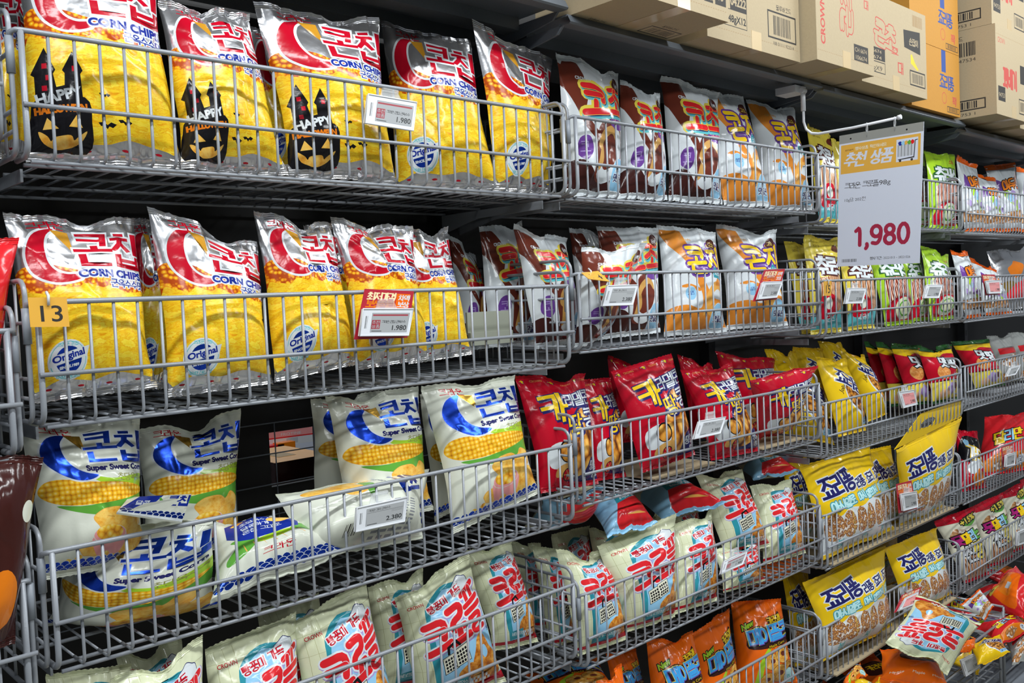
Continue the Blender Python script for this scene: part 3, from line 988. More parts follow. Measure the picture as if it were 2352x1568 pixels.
def art_cereal():
    a = Art(17, 25, 'yellow', .045 * 25, .955 * 25)
    a.sp('white', [(6.4, 17), (11, 16), (16, 14), (16.6, 5), (13, 2.4), (9, 6), (6, 11)])
    a.sp('cereal', [(7, 16), (11, 15.2), (15.6, 13.2), (16, 5.6), (13, 3.2), (9.6, 6.4), (6.6, 11.4)])
    a.ht('죠리퐁', 3.2, 16.4, 5.2, .52, 'navy', out=((.28, 'white'),), adv=.9, wx=.9, rot=-24)
    a.lt('Jolly', 4.0, 12.6, 1.9, 'black', bold=.04, rot=40)
    a.rect('sky', 12.4, 2.2, 16.8, 4.4)
    a.ht('우유', 12.9, 2.6, 1.4, .12, 'navy')
    return a


def art_multi(handle=False):
    a = Art(30, 22, 'yellow', .045 * 22, .955 * 22, nx=28, ny=22)
    a.rect('white', 0, 0, 30, 7.4)
    a.sp('white', [(0, 6), (0, 9), (5, 8.6), (9, 10), (14, 9.4), (19, 10.4), (24, 9.6), (30, 10.6), (30, 5)])
    for i, (x, w) in enumerate(((3.4, 2.6), (8.2, 2.2), (13, 2), (17, 1.7), (21.4, 2.2), (26, 2.2))):
        a.sp('grain', [(x - w, 4.4), (x - w * .9, 8), (x, 9.6), (x + w * .9, 8.2), (x + w, 4.6), (x, 3.4)])
    for x in (9.4, 16, 22.6):
        a.poly('lemon', [(x, 0), (x + .12, 0), (x + .5, 22), (x + .4, 22)])
    for i, (s, x, y, z) in enumerate((('죠리퐁', 2.6, 12.6, 4.9), ('리퐁', 15.2, 13.2, 2.5), ('죠리', 20.4, 13.4, 2.5), ('죠리', 25.6, 13.6, 2.6))):
        a.ht(s, x, y, z, z * .1, 'navy', out=((.26, 'white'),), adv=.9, wx=.9, rot=6)
    for i, (s, x, y, z) in enumerate((('마시멜로', 3.6, 9.8, 2.3), ('마시', 13.6, 10.6, 1.9), ('멜로마시', 17.6, 10.5, 1.8), ('멜로', 25.4, 10.9, 1.8))):
        a.ht(s, x, y, z, z * .12, 'aqua', out=((.22, 'teal'),), adv=.92, rot=4, rd=True)
    for x in (2, 12.2, 20):
        a.ht('5봉', x, 1.6, 2.0, .16, 'turq')
    return a


def art_maple():
    a = Art(17, 24, 'deeporange', .045 * 24, .955 * 24)
    a.sp('lime', [(4, 2), (5, 8), (8, 11.4), (9, 11), (6.4, 7), (5.6, 2)])
    for i, (x, y, r) in enumerate(((9, 8, 2.4), (13, 9.4, 2.6), (11.4, 4.6, 2.7), (15, 5.4, 2.3), (7.6, 3.4, 2.2), (14, 2.6, 1.9))):
        a.ell('brown', x, y, r * 1.04, r * .9, 18)
        a.ell('ring', x, y, r, r * .86, 18)
        a.ell('brown2', x + .2, y + .1, r * .34, r * .26, 12)
    a.sp('choc', [(2.6, 12), (3.4, 16), (6, 17.4), (9, 17), (10.2, 19.6), (12, 18.4), (14.4, 20.6), (15, 18), (17, 18.4), (17, 12.6), (10, 11.6)])
    a.ht('카라멜', 9.6, 17.4, 1.8, .16, 'yellow', out=((.14, 'black'),), adv=.96, rot=8)
    a.ht('메이플콘', 3.0, 12.3, 4.2, .34, 'skyblue', out=((.42, 'black', .1, -.15), (.16, 'lemon'), (.08, 'purple', .12, -.14)), adv=.86, wx=.95, rot=7, hy=1.3)
    a.lt('New', 1.6, 16.4, 1.9, 'lime', out=((.22, 'black'),), bold=.1, rot=20, slant=.3)
    a.lt('Maple Corn', 8.6, 11.4, 1.0, 'yellow', out=((.15, 'black'),), width=6, rot=8)
    a.ell('aqua', 14.6, 3.2, 1.7, 2.2, out=((.12, 'teal'),))
    a.ht('맛나', 13.6, 2.6, 1.0, .07, 'teal')
    return a


def art_mapleback():
    a = Art(17, 24, 'deeporange', .045 * 24, .955 * 24)
    a.sp('choc', [(4, 12), (5, 17), (9, 18), (13, 17.4), (15, 13), (10, 10.6)])
    a.ht('카라멜', 5.6, 13.2, 2.6, .24, 'yellow', adv=1.0)
    for k in range(3):
        a.lt('Maple', 1.4 + k * 5.4, 3.2, 1.2, 'cream2', width=3.4)
    return a


def art_churro(green=False):
    a = Art(15, 25, 'lime' if green else 'lemon', .045 * 25, .955 * 25)
    if green:
        a.poly('redsticks', [(1.6, 1), (1.6, 13), (4, 15), (13.6, 14), (14, 1)])
        a.sp('red', [(1.4, 1), (1.4, 6), (5, 8), (10, 8), (14, 6), (14.4, 1)])
        a.ell('cream', 7.6, 4.6, 4.4, 3.2)
        a.ell('green', 7.6, 4.6, 3.4, 2.3)
        a.ell('cream', 7.6, 4.6, 2.9, 1.9)
        a.ht('츄러스', 1.4, 14.6, 5.0, .55, 'white', out=((.42, 'dkgreen'),), adv=.86, wx=.9, rot=-4)
        a.ht('스낵', 9.4, 20.6, 1.6, .14, 'red')
        a.lt('CROWN', 2.6, 22, .9, 'dkgreen', width=3)
    else:
        a.poly('sticks', [(1.4, 1), (1.4, 13.6), (13.8, 14.4), (13.8, 1)])
        a.sp('turq', [(0, 1), (0, 4.6), (5, 6.4), (10, 5), (15, 7), (15, 1)])
        a.sp('red', [(1, 4), (2, 8.6), (7, 9), (9, 5), (5, 3.4)])
        a.ell('offwhite', 4.6, 7, 1.4, 1.5)
        a.ht('추러스', 3.2, 2.4, 1.7, .15, 'white')
        a.ht('추로스', 1.6, 14.4, 4.9, .55, 'white', out=((.42, 'brown'),), adv=.86, wx=.9, rot=-4)
        a.sp('brown2', [(9.6, 21.2), (11, 22.8), (13.4, 22), (12.4, 20.4)])
        a.lt('CROWN', 2.4, 22, .9, 'brown', width=3)
    return a


def art_party():
    a = Art(17, 25, 'white', .045 * 25, .955 * 25)
    a.poly('nuts', [(0, 1), (0, 6.4), (17, 7.4), (17, 1)])
    a.rect('white', 0, 0, 17, 3.2)
    rg = random.Random(8)
    for k in range(9):
        a.blob(rg.choice(('sky', 'lime', 'green', 'lilac', 'sky')), rg.uniform(1, 16), rg.uniform(8, 13), rg.uniform(.9, 2.2), rg.uniform(.8, 2), k)
    a.poly('purple', [(1, 14), (2, 19), (8, 15)])
    a.ht('마두신', 4, 14.2, 4.0, .44, 'orange', out=((.34, 'black'),), adv=.88, rot=5, rd=True)
    a.poly('deeporange', [(0, 23), (0, 25), (17, 25), (17, 23.2), (9, 22.6)])
    return a


def art_foil():
    a = Art(20, 24, 'silver', .045 * 24, .955 * 24)
    for k in range(4):
        a.blob(('goldfoil', 'orange', 'red2', 'goldfoil')[k], 4 + k * 4, 8 + (k % 2) * 7, 3.4, 3, k)
    a.sp('red2', [(2, 4), (6, 9), (12, 10), (18, 7), (14, 4)])
    return a


def art_cookie():
    a = Art(17, 24, 'red', .045 * 24, .955 * 24)
    a.rect('lemon', 0, 0, 17, 8.4)
    a.sp('yellow', [(0, 20), (5, 18.6), (10, 20), (17, 19.4), (17, 24), (0, 24)])
    a.rect('dkgreen', 0, 21.8, 17, 24)
    a.ell('cookie', 5.6, 12, 2.9, 2.7, out=((.15, 'tan'),))
    a.ht('맛', 4.8, 14.2, 4.6, .5, 'white', out=((.4, 'black'),), rot=-8)
    a.ht('땅', 9.4, 13.4, 4.4, .5, 'white', out=((.4, 'black'),), rot=-8)
    a.ht('콩', 12, 10, 2.4, .24, 'yellow', out=((.24, 'black'),))
    a.blob('lilac', 8, 5, 2.6, 2.2, 3)
    a.blob('brown2', 10.4, 5.8, 1.4, 1.3, 5)
    a.blob('skin', 4, 3.4, 1.8, 1.5, 6)
    return a


def art_clear():
    a = Art(18, 24, 'clear', .045 * 24, .955 * 24)
    for k in range(5):
        a.blob('nuts', 3 + (k * 5) % 13, 3 + k * 2.2, 3, 2, k)
    a.rect('red2', 2, 14, 16, 17)
    return a


def art_redpack():
    a = Art(24, 26, 'red2', .045 * 26, .955 * 26)
    a.ht('달리만', 4, 11.4, 5.2, .5, 'yellow', out=((.4, 'black'),), adv=.9, rot=6, mats=['yellow', 'sky', 'yellow'])
    a.sp('orange', [(0, 1), (0, 5), (8, 8), (16, 7), (24, 9), (24, 1)])
    a.blob('nuts', 9, 4, 4, 2.4, 2)
    a.ell('white', 18, 4, 2, 2)
    a.ht('맛', 16.8, 3.2, 2, .16, 'navy')
    return a


def art_comic():
    a = Art(15, 24, 'red', .045 * 24, .955 * 24)
    a.sp('black', [(0, 13), (3, 21), (15, 19), (15, 11), (7, 9)])
    a.ht('가도', 1.6, 12.2, 6, .55, 'white', out=((.4, 'yellow'),), adv=.9, rot=-20)
    a.blob('white', 7, 8, 4.6, 2.6, 2)
    a.blob('orange', 9, 4, 4, 3, 3)
    a.blob('sky', 4, 18.4, 1.6, 1.3, 4)
    return a


def art_kids():
    a = Art(17, 25, 'cream2', .045 * 25, .955 * 25)
    a.poly('red', [(0, 22.4), (8, 21.4), (17, 22.6), (17, 25), (0, 25)])
    a.sp('green', [(8, 20), (10, 22.2), (14, 22), (15.4, 20.2), (12, 19)])
    a.lt('+15%', 7.6, 19.8, 2.6, 'lemon', out=((.35, 'black'),), bold=.14, width=8, rot=8, slant=.2)
    a.poly('sticks', [(1.6, 1), (1.6, 8.6), (9, 10), (15.8, 9), (15.8, 1)])
    a.blob('nuts', 5, 17, 3.6, 2.4, 4)
    a.ht('못말리는', 1.4, 13.4, 3.7, .42, 'magenta', out=((.34, 'black'),), adv=.9, rot=4, mats=['magenta', 'yellow', 'sky', 'green'])
    a.ht('신짱', 3.2, 7.0, 6.2, .62, 'white', out=((.36, 'black'),), adv=.86, wx=.9, rot=2, mats=['white', 'lemon'])
    return a


def art_fire():
    a = Art(20, 26, 'red2', .045 * 26, .955 * 26)
    a.sp('deeporange', [(2, 4), (5, 18), (10, 24), (16, 20), (18, 10), (12, 5)])
    a.sp('orange', [(6, 8), (8, 18), (12, 20), (15, 14), (11, 8)])
    a.sp('lemon', [(4, 17), (6, 21), (10, 20), (8, 17)])
    a.ell('black', 6.6, 18.8, 1, .8)
    a.rect('ltgrey', 9, 9, 12, 12)
    return a


def art_dark():
    a = Art(20, 28, 'choc', .045 * 28, .955 * 28)
    a.sp('orange', [(10, 3), (11, 10), (15, 12), (18, 9), (17, 4)])
    a.ell('offwhite', 18.4, 20, 1.4, 1.6)
    return a


ART.update(corn=art_corn('O'), cornH=art_corn('H'), sweet=art_sweet(), sweetback=art_sweetback(), sweetside=art_sweetside(), choco=art_choco(), cheese=art_cheese(), peanut=art_peanut(),
           croffle=art_croffle(), croffleback=art_croffleback(), cereal=art_cereal(), multi=art_multi(), handle=art_multi(True), maple=art_maple(), mapleback=art_mapleback(),
           churro=art_churro(), greenchurro=art_churro(True), party=art_party(), foilpack=art_foil(), cookie=art_cookie(), clearpack=art_clear(), redpack=art_redpack(),
           comic=art_comic(), kids=art_kids(), fire=art_fire(), darkpack=art_dark())
# kind: name, category, target width (m), wrinkle strength, back film, seal film, group
KINDS = dict(
    corn=('corn_chip_bag', 'snack bag', .205, 1.25, 'silver', 'silver'), cornH=('corn_chip_bag', 'snack bag', .205, 1.25, 'silver', 'silver'),
    sweet=('sweet_corn_bag', 'snack bag', .21, .9, 'offwhite', 'offwhite'), sweetback=('sweet_corn_bag', 'snack bag', .25, .9, 'offwhite', 'offwhite'),
    sweetside=('sweet_corn_bag', 'snack bag', .34, .9, 'offwhite', 'offwhite'),
    choco=('chocolate_cone_bag', 'snack bag', .19, .9, 'white', 'white'), cheese=('cheese_cone_bag', 'snack bag', .2, .9, 'white', 'white'),
    peanut=('peanut_snack_bag', 'snack bag', .2, 1, 'red', 'red'), croffle=('croffle_bag', 'snack bag', .19, .9, 'cream', 'cream'), croffleback=('croffle_bag', 'snack bag', .19, 1, 'cream', 'sky'),
    cereal=('cereal_snack_bag', 'snack bag', .19, .9, 'yellow', 'yellow'), multi=('cereal_multipack', 'snack pack', .48, 1.0, 'yellow', 'yellow'), handle=('cereal_multipack', 'snack pack', .46, .6, 'yellow', 'yellow'),
    maple=('maple_corn_bag', 'snack bag', .2, .9, 'deeporange', 'deeporange'), mapleback=('maple_corn_bag', 'snack bag', .2, .9, 'deeporange', 'deeporange'),
    churro=('churro_snack_bag', 'snack bag', .17, .8, 'lemon', 'lemon'), greenchurro=('churro_snack_bag', 'snack bag', .2, .8, 'lime', 'lime'),
    party=('party_snack_bag', 'snack bag', .22, 1, 'white', 'deeporange'), foilpack=('foil_snack_pack', 'snack bag', .32, 1.4, 'silver', 'silver'),
    cookie=('cookie_snack_bag', 'snack bag', .22, 1, 'red', 'dkgreen'), clearpack=('clear_snack_pack', 'snack bag', .22, 1.2, 'clear', 'clear'),
    redpack=('red_snack_bag', 'snack bag', .3, 1.1, 'red2', 'red2'), comic=('comic_snack_bag', 'snack bag', .16, 1, 'red', 'red'), kids=('stick_snack_bag', 'snack bag', .22, .8, 'cream2', 'red'),
    fire=('fiery_snack_bag', 'snack bag', .25, 1.1, 'red2', 'red2'), darkpack=('chocolate_snack_bag', 'snack bag', .22, 1, 'choc', 'choc'))


def bag(kind, quad, ys, T, label, group=None, seed=0, fold=0.0):
    name, cat, wt, wr, backm, sealm = KINDS[kind]
    px = [tuple(map(float, s.split(','))) for s in quad.split()] if quad else []
    if ys[0] == 'W':       # lying in a basket: centre, width, height, turn, tilt
        cx_, cy_, cz_, w_, h_, yw, ti = ys[1:]
        ax_ = np.array([math.cos(yw), math.sin(yw), 0.0])
        up_ = np.array([-math.sin(yw) * math.cos(ti), math.cos(yw) * math.cos(ti), math.sin(ti)])
        c_ = np.array([cx_, cy_, cz_])
        TL, TR, BR, BL = c_ - ax_ * w_ / 2 + up_ * h_ / 2, c_ + ax_ * w_ / 2 + up_ * h_ / 2, c_ + ax_ * w_ / 2 - up_ * h_ / 2, c_ - ax_ * w_ / 2 - up_ * h_ / 2
    elif ys[0] == 'D':       # distances along the view
        C4 = []
        for (u, v), d in zip(px, ys[1:]):
            C4.append(CAM + d * (_F + CR * ((u - 1176) / FPX) - CU * ((v - 784) / FPX)))
        TL, TR, BR, BL = C4
    else:
        for k in range(12):
            dl = .014 * k
            TL, TR, BR, BL = at(*px[0], ys[0] + dl), at(*px[1], ys[1]), at(*px[2], ys[2]), at(*px[3], ys[3] + dl)
            if np.linalg.norm(BR - BL) < wt * 1.2:
                break
    if ys[0] not in ('D', 'W'):
        xm_, zm_ = (BL[0] + BR[0]) / 2, (BL[2] + BR[2]) / 2
        sec = min(4, max(0, int(xm_ // P) + 1))
        fl = [ZT[(sec, t)] - HP + .007 for t in range(1, 6) if (sec, t) in ZT]
        f0 = min(fl, key=lambda q: abs(q - zm_))
        for c_ in (BL, BR):
            if f0 - .12 < c_[2] < f0:
                c_[2] = f0
    art = ART[kind]
    V, Tr, mi, names = art.build()
    rg = random.Random(seed * 7 + 13)
    ex = TR - TL + BR - BL
    ey = TL - BL + TR - BR
    W, H = np.linalg.norm(ex) / 2, np.linalg.norm(ey) / 2
    n = np.cross(ex, ey)
    n /= np.linalg.norm(n)
    if n @ (CAM - (TL + BR) / 2) < 0:
        n = -n
    flip = np.cross(ex, ey) @ n < 0
    ph = [[rg.uniform(0, 6.28) for _ in range(4)] for _ in range(12)]
    foil = wr > 1.2
    dip, dip0 = (rg.uniform(.012, .034), rg.uniform(.32, .68)) if rg.random() < .6 and kind not in ('multi', 'handle') else (0, .5)
    eyd = ey / np.linalg.norm(ey)
    creases = [(rg.uniform(0, 3.14), rg.uniform(.15, .85), rg.uniform(.3, .9), rg.uniform(.02, .045), rg.uniform(-1, 1)) for _ in range(9 if foil else 6)]

    def S(a, b, side=1):
        a, b = np.asarray(a, float), np.asarray(b, float)
        s = 2 * a - 1
        g = np.sin(np.pi / 2 * np.clip((b - .03) / .26, 0, 1)) ** .75 * np.sin(np.pi / 2 * np.clip((.97 - b) / .46, 0, 1)) ** .85
        h = np.clip(1 - np.abs(s) ** 2.7, 0, 1) ** .75
        st = np.exp(-np.minimum(np.abs(b - .03), np.abs(.97 - b)) / .13)
        s2 = s * (1 - .075 * g - .02 * g * np.sin(9 * b + ph[0][0]))
        d = T * (.6 if side > 0 else .4) * g * h
        if side > 0:
            pl = sum(np.sin(2 * np.pi * f * a + ph[k + 1][0] + 2.2 * np.sin(5 * b + ph[k + 1][1])) * w for k, (f, w) in enumerate(((3.1, 1.0), (5.3, .8), (8.7, .5), (13.1, .3))))
            d = d + wr * .0026 * st * h ** .4 * pl
            lo = sum(np.sin(p[2] + 6.28 * (fx * a + fy * b)) for p, (fx, fy) in zip(ph[6:], ((.9, .7), (-1.3, .9), (1.7, -1.4), (.5, 2.3))))
            d = d + wr * .0022 * g ** .5 * h * lo
            for an, ca, cb, wd, am in creases:
                t = (a - ca) * math.cos(an) + (b - cb) * math.sin(an) * 1.3
                u_ = -(a - ca) * math.sin(an) + (b - cb) * math.cos(an) * 1.3
                d = d + wr * .0032 * am * np.exp(-(t / wd) ** 2) * np.exp(-(u_ / .28) ** 2) * h ** .5
        a2 = (s2 + 1) / 2
        p = (1 - b)[..., None] * ((1 - a2)[..., None] * BL + a2[..., None] * BR) + b[..., None] * ((1 - a2)[..., None] * TL + a2[..., None] * TR)
        edge = .006 * np.sin(2 * np.pi * (1.1 * a + ph[5][0])) * (b - .5) * 2 * st + .004 * np.sin(2 * np.pi * (2.3 * a + ph[5][1])) * st
        if side < 0:
            d = -d
        w_ = np.clip((b - .62) / .38, 0, 1) ** 2 * np.exp(-((a - dip0) / .17) ** 2) * dip
        p = p + n * (d + edge + .55 * w_)[..., None] - eyd * w_[..., None]
        return p

    def normals(a, b, side=1):
        e = 2e-3
        da = S(np.clip(a + e, 0, 1), b, side) - S(np.clip(a - e, 0, 1), b, side)
        db = S(a, np.clip(b + e, 0, 1), side) - S(a, np.clip(b - e, 0, 1), side)
        N = np.cross(da, db)
        N /= np.linalg.norm(N, axis=1)[:, None] + 1e-12
        sg = np.sign((N @ n).mean()) or 1
        return N * sg * (1 if side > 0 else -1)

    a, b = V[:, 0] / art.W, V[:, 1] / art.H
    base = (BL + BR) / 2
    P3 = S(a, b)
    N3 = normals(a, b)
    Tf = Tr[:, ::-1] if flip else Tr
    # back film
    nx, ny = 9, 14
    y0, y1 = art.y0 / art.H, art.y1 / art.H
    ga, gb = np.meshgrid(np.linspace(0, 1, nx), np.linspace(y0, y1, ny), indexing='ij')
    ga, gb = ga.ravel(), gb.ravel()
    PB, NB = S(ga, gb, -1), normals(ga, gb, -1)
    idx = np.arange(nx * ny).reshape(nx, ny)
    q = np.stack([idx[:-1, :-1], idx[:-1, 1:], idx[1:, 1:], idx[1:, :-1]], -1).reshape(-1, 4)
    TB = np.concatenate([q[:, [0, 1, 2]], q[:, [0, 2, 3]]])
    if flip:
        TB = TB[:, ::-1]
    nm = list(names)
    if backm not in nm:
        nm.append(backm)
    bi = nm.index(backm)
    uvb = np.stack([ga * art.W, gb * art.H], 1)
    me = mesh_from(name, np.concatenate([P3, PB]) - base, np.concatenate([Tf, TB + len(P3)]), np.concatenate([mi, np.full(len(TB), bi)]), nm,
                   np.concatenate([V, uvb]), np.concatenate([N3, NB]))
    o = link(name, me, loc=base)
    tag(o, label, cat, group)
    # crimped seals, top and bottom
    for nm2, lo, hi in (('top_seal', y1 - .002, 1.0), ('bottom_seal', 0.0, y0 + .002)):
        kx, ky = 33, 9
        A_, B_ = np.meshgrid(np.linspace(0, 1, kx), np.linspace(lo, hi, ky), indexing='ij')
        zig = ((np.arange(kx) % 2) * .006)[:, None]
        B2 = B_.copy()
        if lo == 0.0:
            B2[:, :1] += zig
        else:
            B2[:, -1:] -= zig
        Pt = S(A_.ravel(), B2.ravel()).reshape(kx, ky, 3)
        rib = (np.arange(ky) % 2) * .0009
        Pt = Pt + n * rib[None, :, None]
        bend = fold if lo > 0 else 0
        if bend:
            t = (B_ - lo) * H
            Pt = Pt + n * (t * math.sin(bend))[..., None] - (ey / np.linalg.norm(ey)) * (t * (1 - math.cos(bend)))[..., None]
        Pk = Pt - n * .0012
        ii = np.arange(kx * ky).reshape(kx, ky)
        q = np.stack([ii[:-1, :-1], ii[1:, :-1], ii[1:, 1:], ii[:-1, 1:]], -1).reshape(-1, 4)
        F1 = np.concatenate([q[:, [0, 1, 2]], q[:, [0, 2, 3]]])
        F2 = F1[:, ::-1] + kx * ky
        if flip:
            F1, F2 = F1[:, ::-1], F2[:, ::-1]
        bor = np.concatenate([ii[:, 0], ii[-1, 1:], ii[-2::-1, -1], ii[0, -2:0:-1]])
        b2 = np.roll(bor, -1)
        off = kx * ky
        F3 = np.concatenate([np.stack([bor, bor + off, b2], 1), np.stack([b2, bor + off, b2 + off], 1)])
        if flip:
            F3 = F3[:, ::-1]
        Fs = np.concatenate([F1, F2, F3])
        ms = mesh_from(nm2, np.concatenate([Pt.reshape(-1, 3), Pk.reshape(-1, 3)]) - base, Fs, np.zeros(len(Fs), int), [sealm], None, None, False)
        link(nm2, ms, o)
    if 'folded top' in label:
        fl = [at(*c, y) for c, y in (((296, 1141), .10), ((440, 1134), .10), ((418, 1198), .0), ((268, 1176), .0))]
        f_ = sheet(art_flap(), *fl, .003, 'folded_top', 'offwhite', o, base)
        f_.location = (0, 0, 0)
    if kind == 'handle':
        build_handle(o, TL, TR, BL, BR, n, base)
    return o
def build_handle(o, TL, TR, BL, BR, n, base):
    """carry strip with its finger hole, standing up from the top edge"""
    up = ((TL - BL) + (TR - BR)) / 2
    up /= np.linalg.norm(up)
    ax = TR - TL
    W = np.linalg.norm(ax)
    out = [(0, 0), (W, 0), (W, .075), (W * .34, .095), (W * .18, .05)]
    hole = circ(W * .46, .045, W * .11, .018, 18)
    vs = out + hole
    es = [(i, (i + 1) % 5) for i in range(5)] + [(5 + i, 5 + (i + 1) % 18) for i in range(18)]
    r = delaunay_2d_cdt([Vector(v) for v in vs], es, [], 1, 1e-6)
    V2 = np.array([(v[0], v[1]) for v in r[0]])
    T2 = []
    for f in r[2]:
        for k in range(1, len(f) - 1):
            t = [f[0], f[k], f[k + 1]]
            c = V2[t].mean(0)
            if ((c[0] - W * .46) / (W * .108)) ** 2 + ((c[1] - .045) / .0178) ** 2 > 1:
                T2.append(t)
    T2 = np.array(T2)
    Pf = TL + V2[:, :1] * (ax / W) + V2[:, 1:] * up
    P2 = np.concatenate([Pf + n * .0012, Pf - n * .0012]) - base
    ec = {}
    for t in T2:
        for a_, b_ in ((t[0], t[1]), (t[1], t[2]), (t[2], t[0])):
            if (b_, a_) in ec:
                del ec[(b_, a_)]
            else:
                ec[(a_, b_)] = 1
    m_ = len(V2)
    sides = [x for a_, b_ in ec for x in ((a_, a_ + m_, b_), (b_, a_ + m_, b_ + m_))]
    T3 = np.concatenate([T2, T2[:, ::-1] + m_, np.array(sides)])
    link('carry_strip', mesh_from('carry_strip', P2, T3, np.zeros(len(T3), int), ['yellow'], None, None, False), o)


def sheet(art, TL, TR, BR, BL, thick, name, side, parent=None, base=None):
    """a printed flat thing with real thickness"""
    V, T, mi, names = art.build()
    a = (V[:, 0] / art.W)[:, None]
    b = ((V[:, 1] - art.y0) / (art.y1 - art.y0))[:, None]
    TL, TR, BR, BL = (np.array(p, float) for p in (TL, TR, BR, BL))
    Pf = (1 - b) * ((1 - a) * BL + a * BR) + b * ((1 - a) * TL + a * TR)
    n = np.cross(TR - TL + BR - BL, TL - BL + TR - BR)
    n /= np.linalg.norm(n)
    base = np.zeros(3) if base is None else base
    m0 = len(Pf)
    c = np.array([BL, BR, TR, TL])
    Pb = c - n * thick
    nm = list(names)
    if side not in nm:
        nm.append(side)
    si = nm.index(side)
    ex = [(m0 + 4 + 0, m0 + 4 + 2, m0 + 4 + 1), (m0 + 4, m0 + 4 + 3, m0 + 4 + 2)]
    for i in range(4):
        j = (i + 1) % 4
        ex += [(m0 + i, m0 + 4 + i, m0 + j), (m0 + j, m0 + 4 + i, m0 + 4 + j)]
    Pa = np.concatenate([Pf, c, Pb]) - base
    T2 = np.concatenate([T, np.array(ex)])
    me = mesh_from(name, Pa, T2, np.concatenate([mi, np.full(len(ex), si)]), nm, np.concatenate([V, np.zeros((8, 2))]), None, False)
    return link(name, me, parent, None if parent is not None else base)


# ------------------------------------------------------------------ setting
def struct(o):
    o['kind'] = 'structure'
    return o


b = MB()
b.box((-3, -5, -1.9), (9, 3, -1.86))
struct(b.build('floor', 'floor_tile', smooth=False))
b = MB()
b.box((-3, -4.0, -1.86), (9, -3.9, .35))
struct(b.build('wall_for_reflections', 'plate', smooth=False))  # unseen stand-in for opposite shelving, added to vary reflections in the foil
# back of the shelving, with the gap that shows the next aisle
g0, g1 = at(622, 1118, .49), at(722, 978, .49)
b = MB()
yb0, yb1 = .485, .50
b.box((-3, yb0, -1.86), (g0[0], yb1, 1.15))
b.box((g1[0], yb0, -1.86), (9, yb1, 1.15))
b.box((g0[0], yb0, g1[2]), (g1[0], yb1, 1.15))
b.box((g0[0], yb0, -1.86), (g1[0], yb1, g0[2]))
struct(b.build('wall_back', 'black_back', smooth=False))
b = MB()
b.box((-1, 2.2, -1.86), (3.5, 2.25, 1.2))
struct(b.build('wall_far', 'paper', smooth=False))
for k in range(-1, 5):
    x = k * P
    b = MB()
    b.box((x - .02, .445, -1.86), (x + .02, .484, 1.1))
    for j in range(26):
        z = -1.7 + j * .1
        b.box((x - .006, .4445, z), (x + .006, .4452, z + .03), 1)
    tag(b.build('shelf_upright', ['dark_steel', 'black_back'], smooth=False), 'slotted black steel upright between shelving bays', 'upright post', 'uprights behind the shelving bays')
# wire mesh on the back of the bay with the gap
b = MB()
xa, xb, za, zb = .02, 1.18, -.62, -.26
for i in range(12):
    x = xa + (xb - xa) * i / 11
    b.tube([(x, .478, za), (x, .478, zb)], .0016, 5)
for j in range(6):
    z = za + (zb - za) * j / 5
    b.tube([(xa, .476, z), (xb, .476, z)], .0016, 5)
tag(b.build('mesh_back_panel', 'shelf_steel'), 'black wire mesh at the back of the third basket', 'mesh panel')

# the next aisle seen through the gap
a = Art(20, 5, 'plastic', nx=6, ny=3)
a.rect('pink', 0, 2.6, 20, 5)
a.rect('red2', 0, 2.4, 20, 2.8)
a.lt('FROTINE', 7, 3.2, 1.2, 'white', width=7)
a.rect('ltgrey', 9, .4, 13, 2.2)
q = [at(*c, 1.9) for c in ((596, 994), (730, 978), (730, 1012), (596, 1030))]
tag(sheet(a, *q, .012, 'shelf_edge_strip', 'plastic', None, q[0]), 'pink shelf edge strip with price labels in the next aisle, seen through the gap', 'price strip')
for i, (c, ht, mm) in enumerate((((634, 1056), .06, 'red2'), ((660, 1052), .065, 'orange'))):
    p = at(*c, 1.86)
    b = MB()
    b.box((p[0] - .04, p[1], p[2] - .1), (p[0] + .04, p[1] + .06, p[2] + ht), 0)
    b.box((p[0] - .03, p[1] - .001, p[2]), (p[0] + .03, p[1], p[2] + ht * .6), 1)
    tag(b.build('small_carton', [mm, 'lemon'], smooth=False), ('small red carton in the next aisle, left one', 'small orange carton in the next aisle beside the red one')[i], 'carton')
p0, p1 = at(634, 1112, .56), at(726, 1096, .56)
b = MB()
b.box((p0[0], .56, p0[2] - .02), (p1[0] + .05, .80, p0[2] + .052), 0)
b.box((p0[0] + .001, .561, p0[2] + .0521), (p1[0] + .049, .799, p0[2] + .0525), 1)
b.box((p0[0] + .05, .63, p0[2] + .0526), (p0[0] + .1, .70, p0[2] + .053), 2)
tag(b.build('biscuit_carton', ['choc', 'caramel', 'goldfoil'], smooth=False), 'dark carton with orange lid lying in the next aisle, seen through the gap', 'carton')
b = MB()
b.box((p0[0] - .3, .51, p0[2] - .035), (p1[0] + .3, 1.0, p0[2] - .022))
tag(b.build('display_shelf', 'dark_steel', smooth=False), 'dark shelf board of the next aisle under the carton', 'shelf')


# ------------------------------------------------------------------ wire shelves
def arc_pts(c, r, a0, a1, n, ax):
    """quarter circle in a plane given by two axes"""
    o = []
    for i in range(n + 1):
        t = a0 + (a1 - a0) * i / n
        o.append(np.array(c) + r * (math.cos(t) * np.array(ax[0]) + math.sin(t) * np.array(ax[1])))
    return o


TIERNAME = {1: 'topmost', 2: 'second', 3: 'third', 4: 'fourth', 5: 'fifth', 6: 'lowest'}
BAYNAME = {0: 'at the left photo edge', 1: 'in the bay of corn chips', 2: 'in the bay after the corn chips', 3: 'in the bay behind the hanging sign', 4: 'in the farthest bay'}


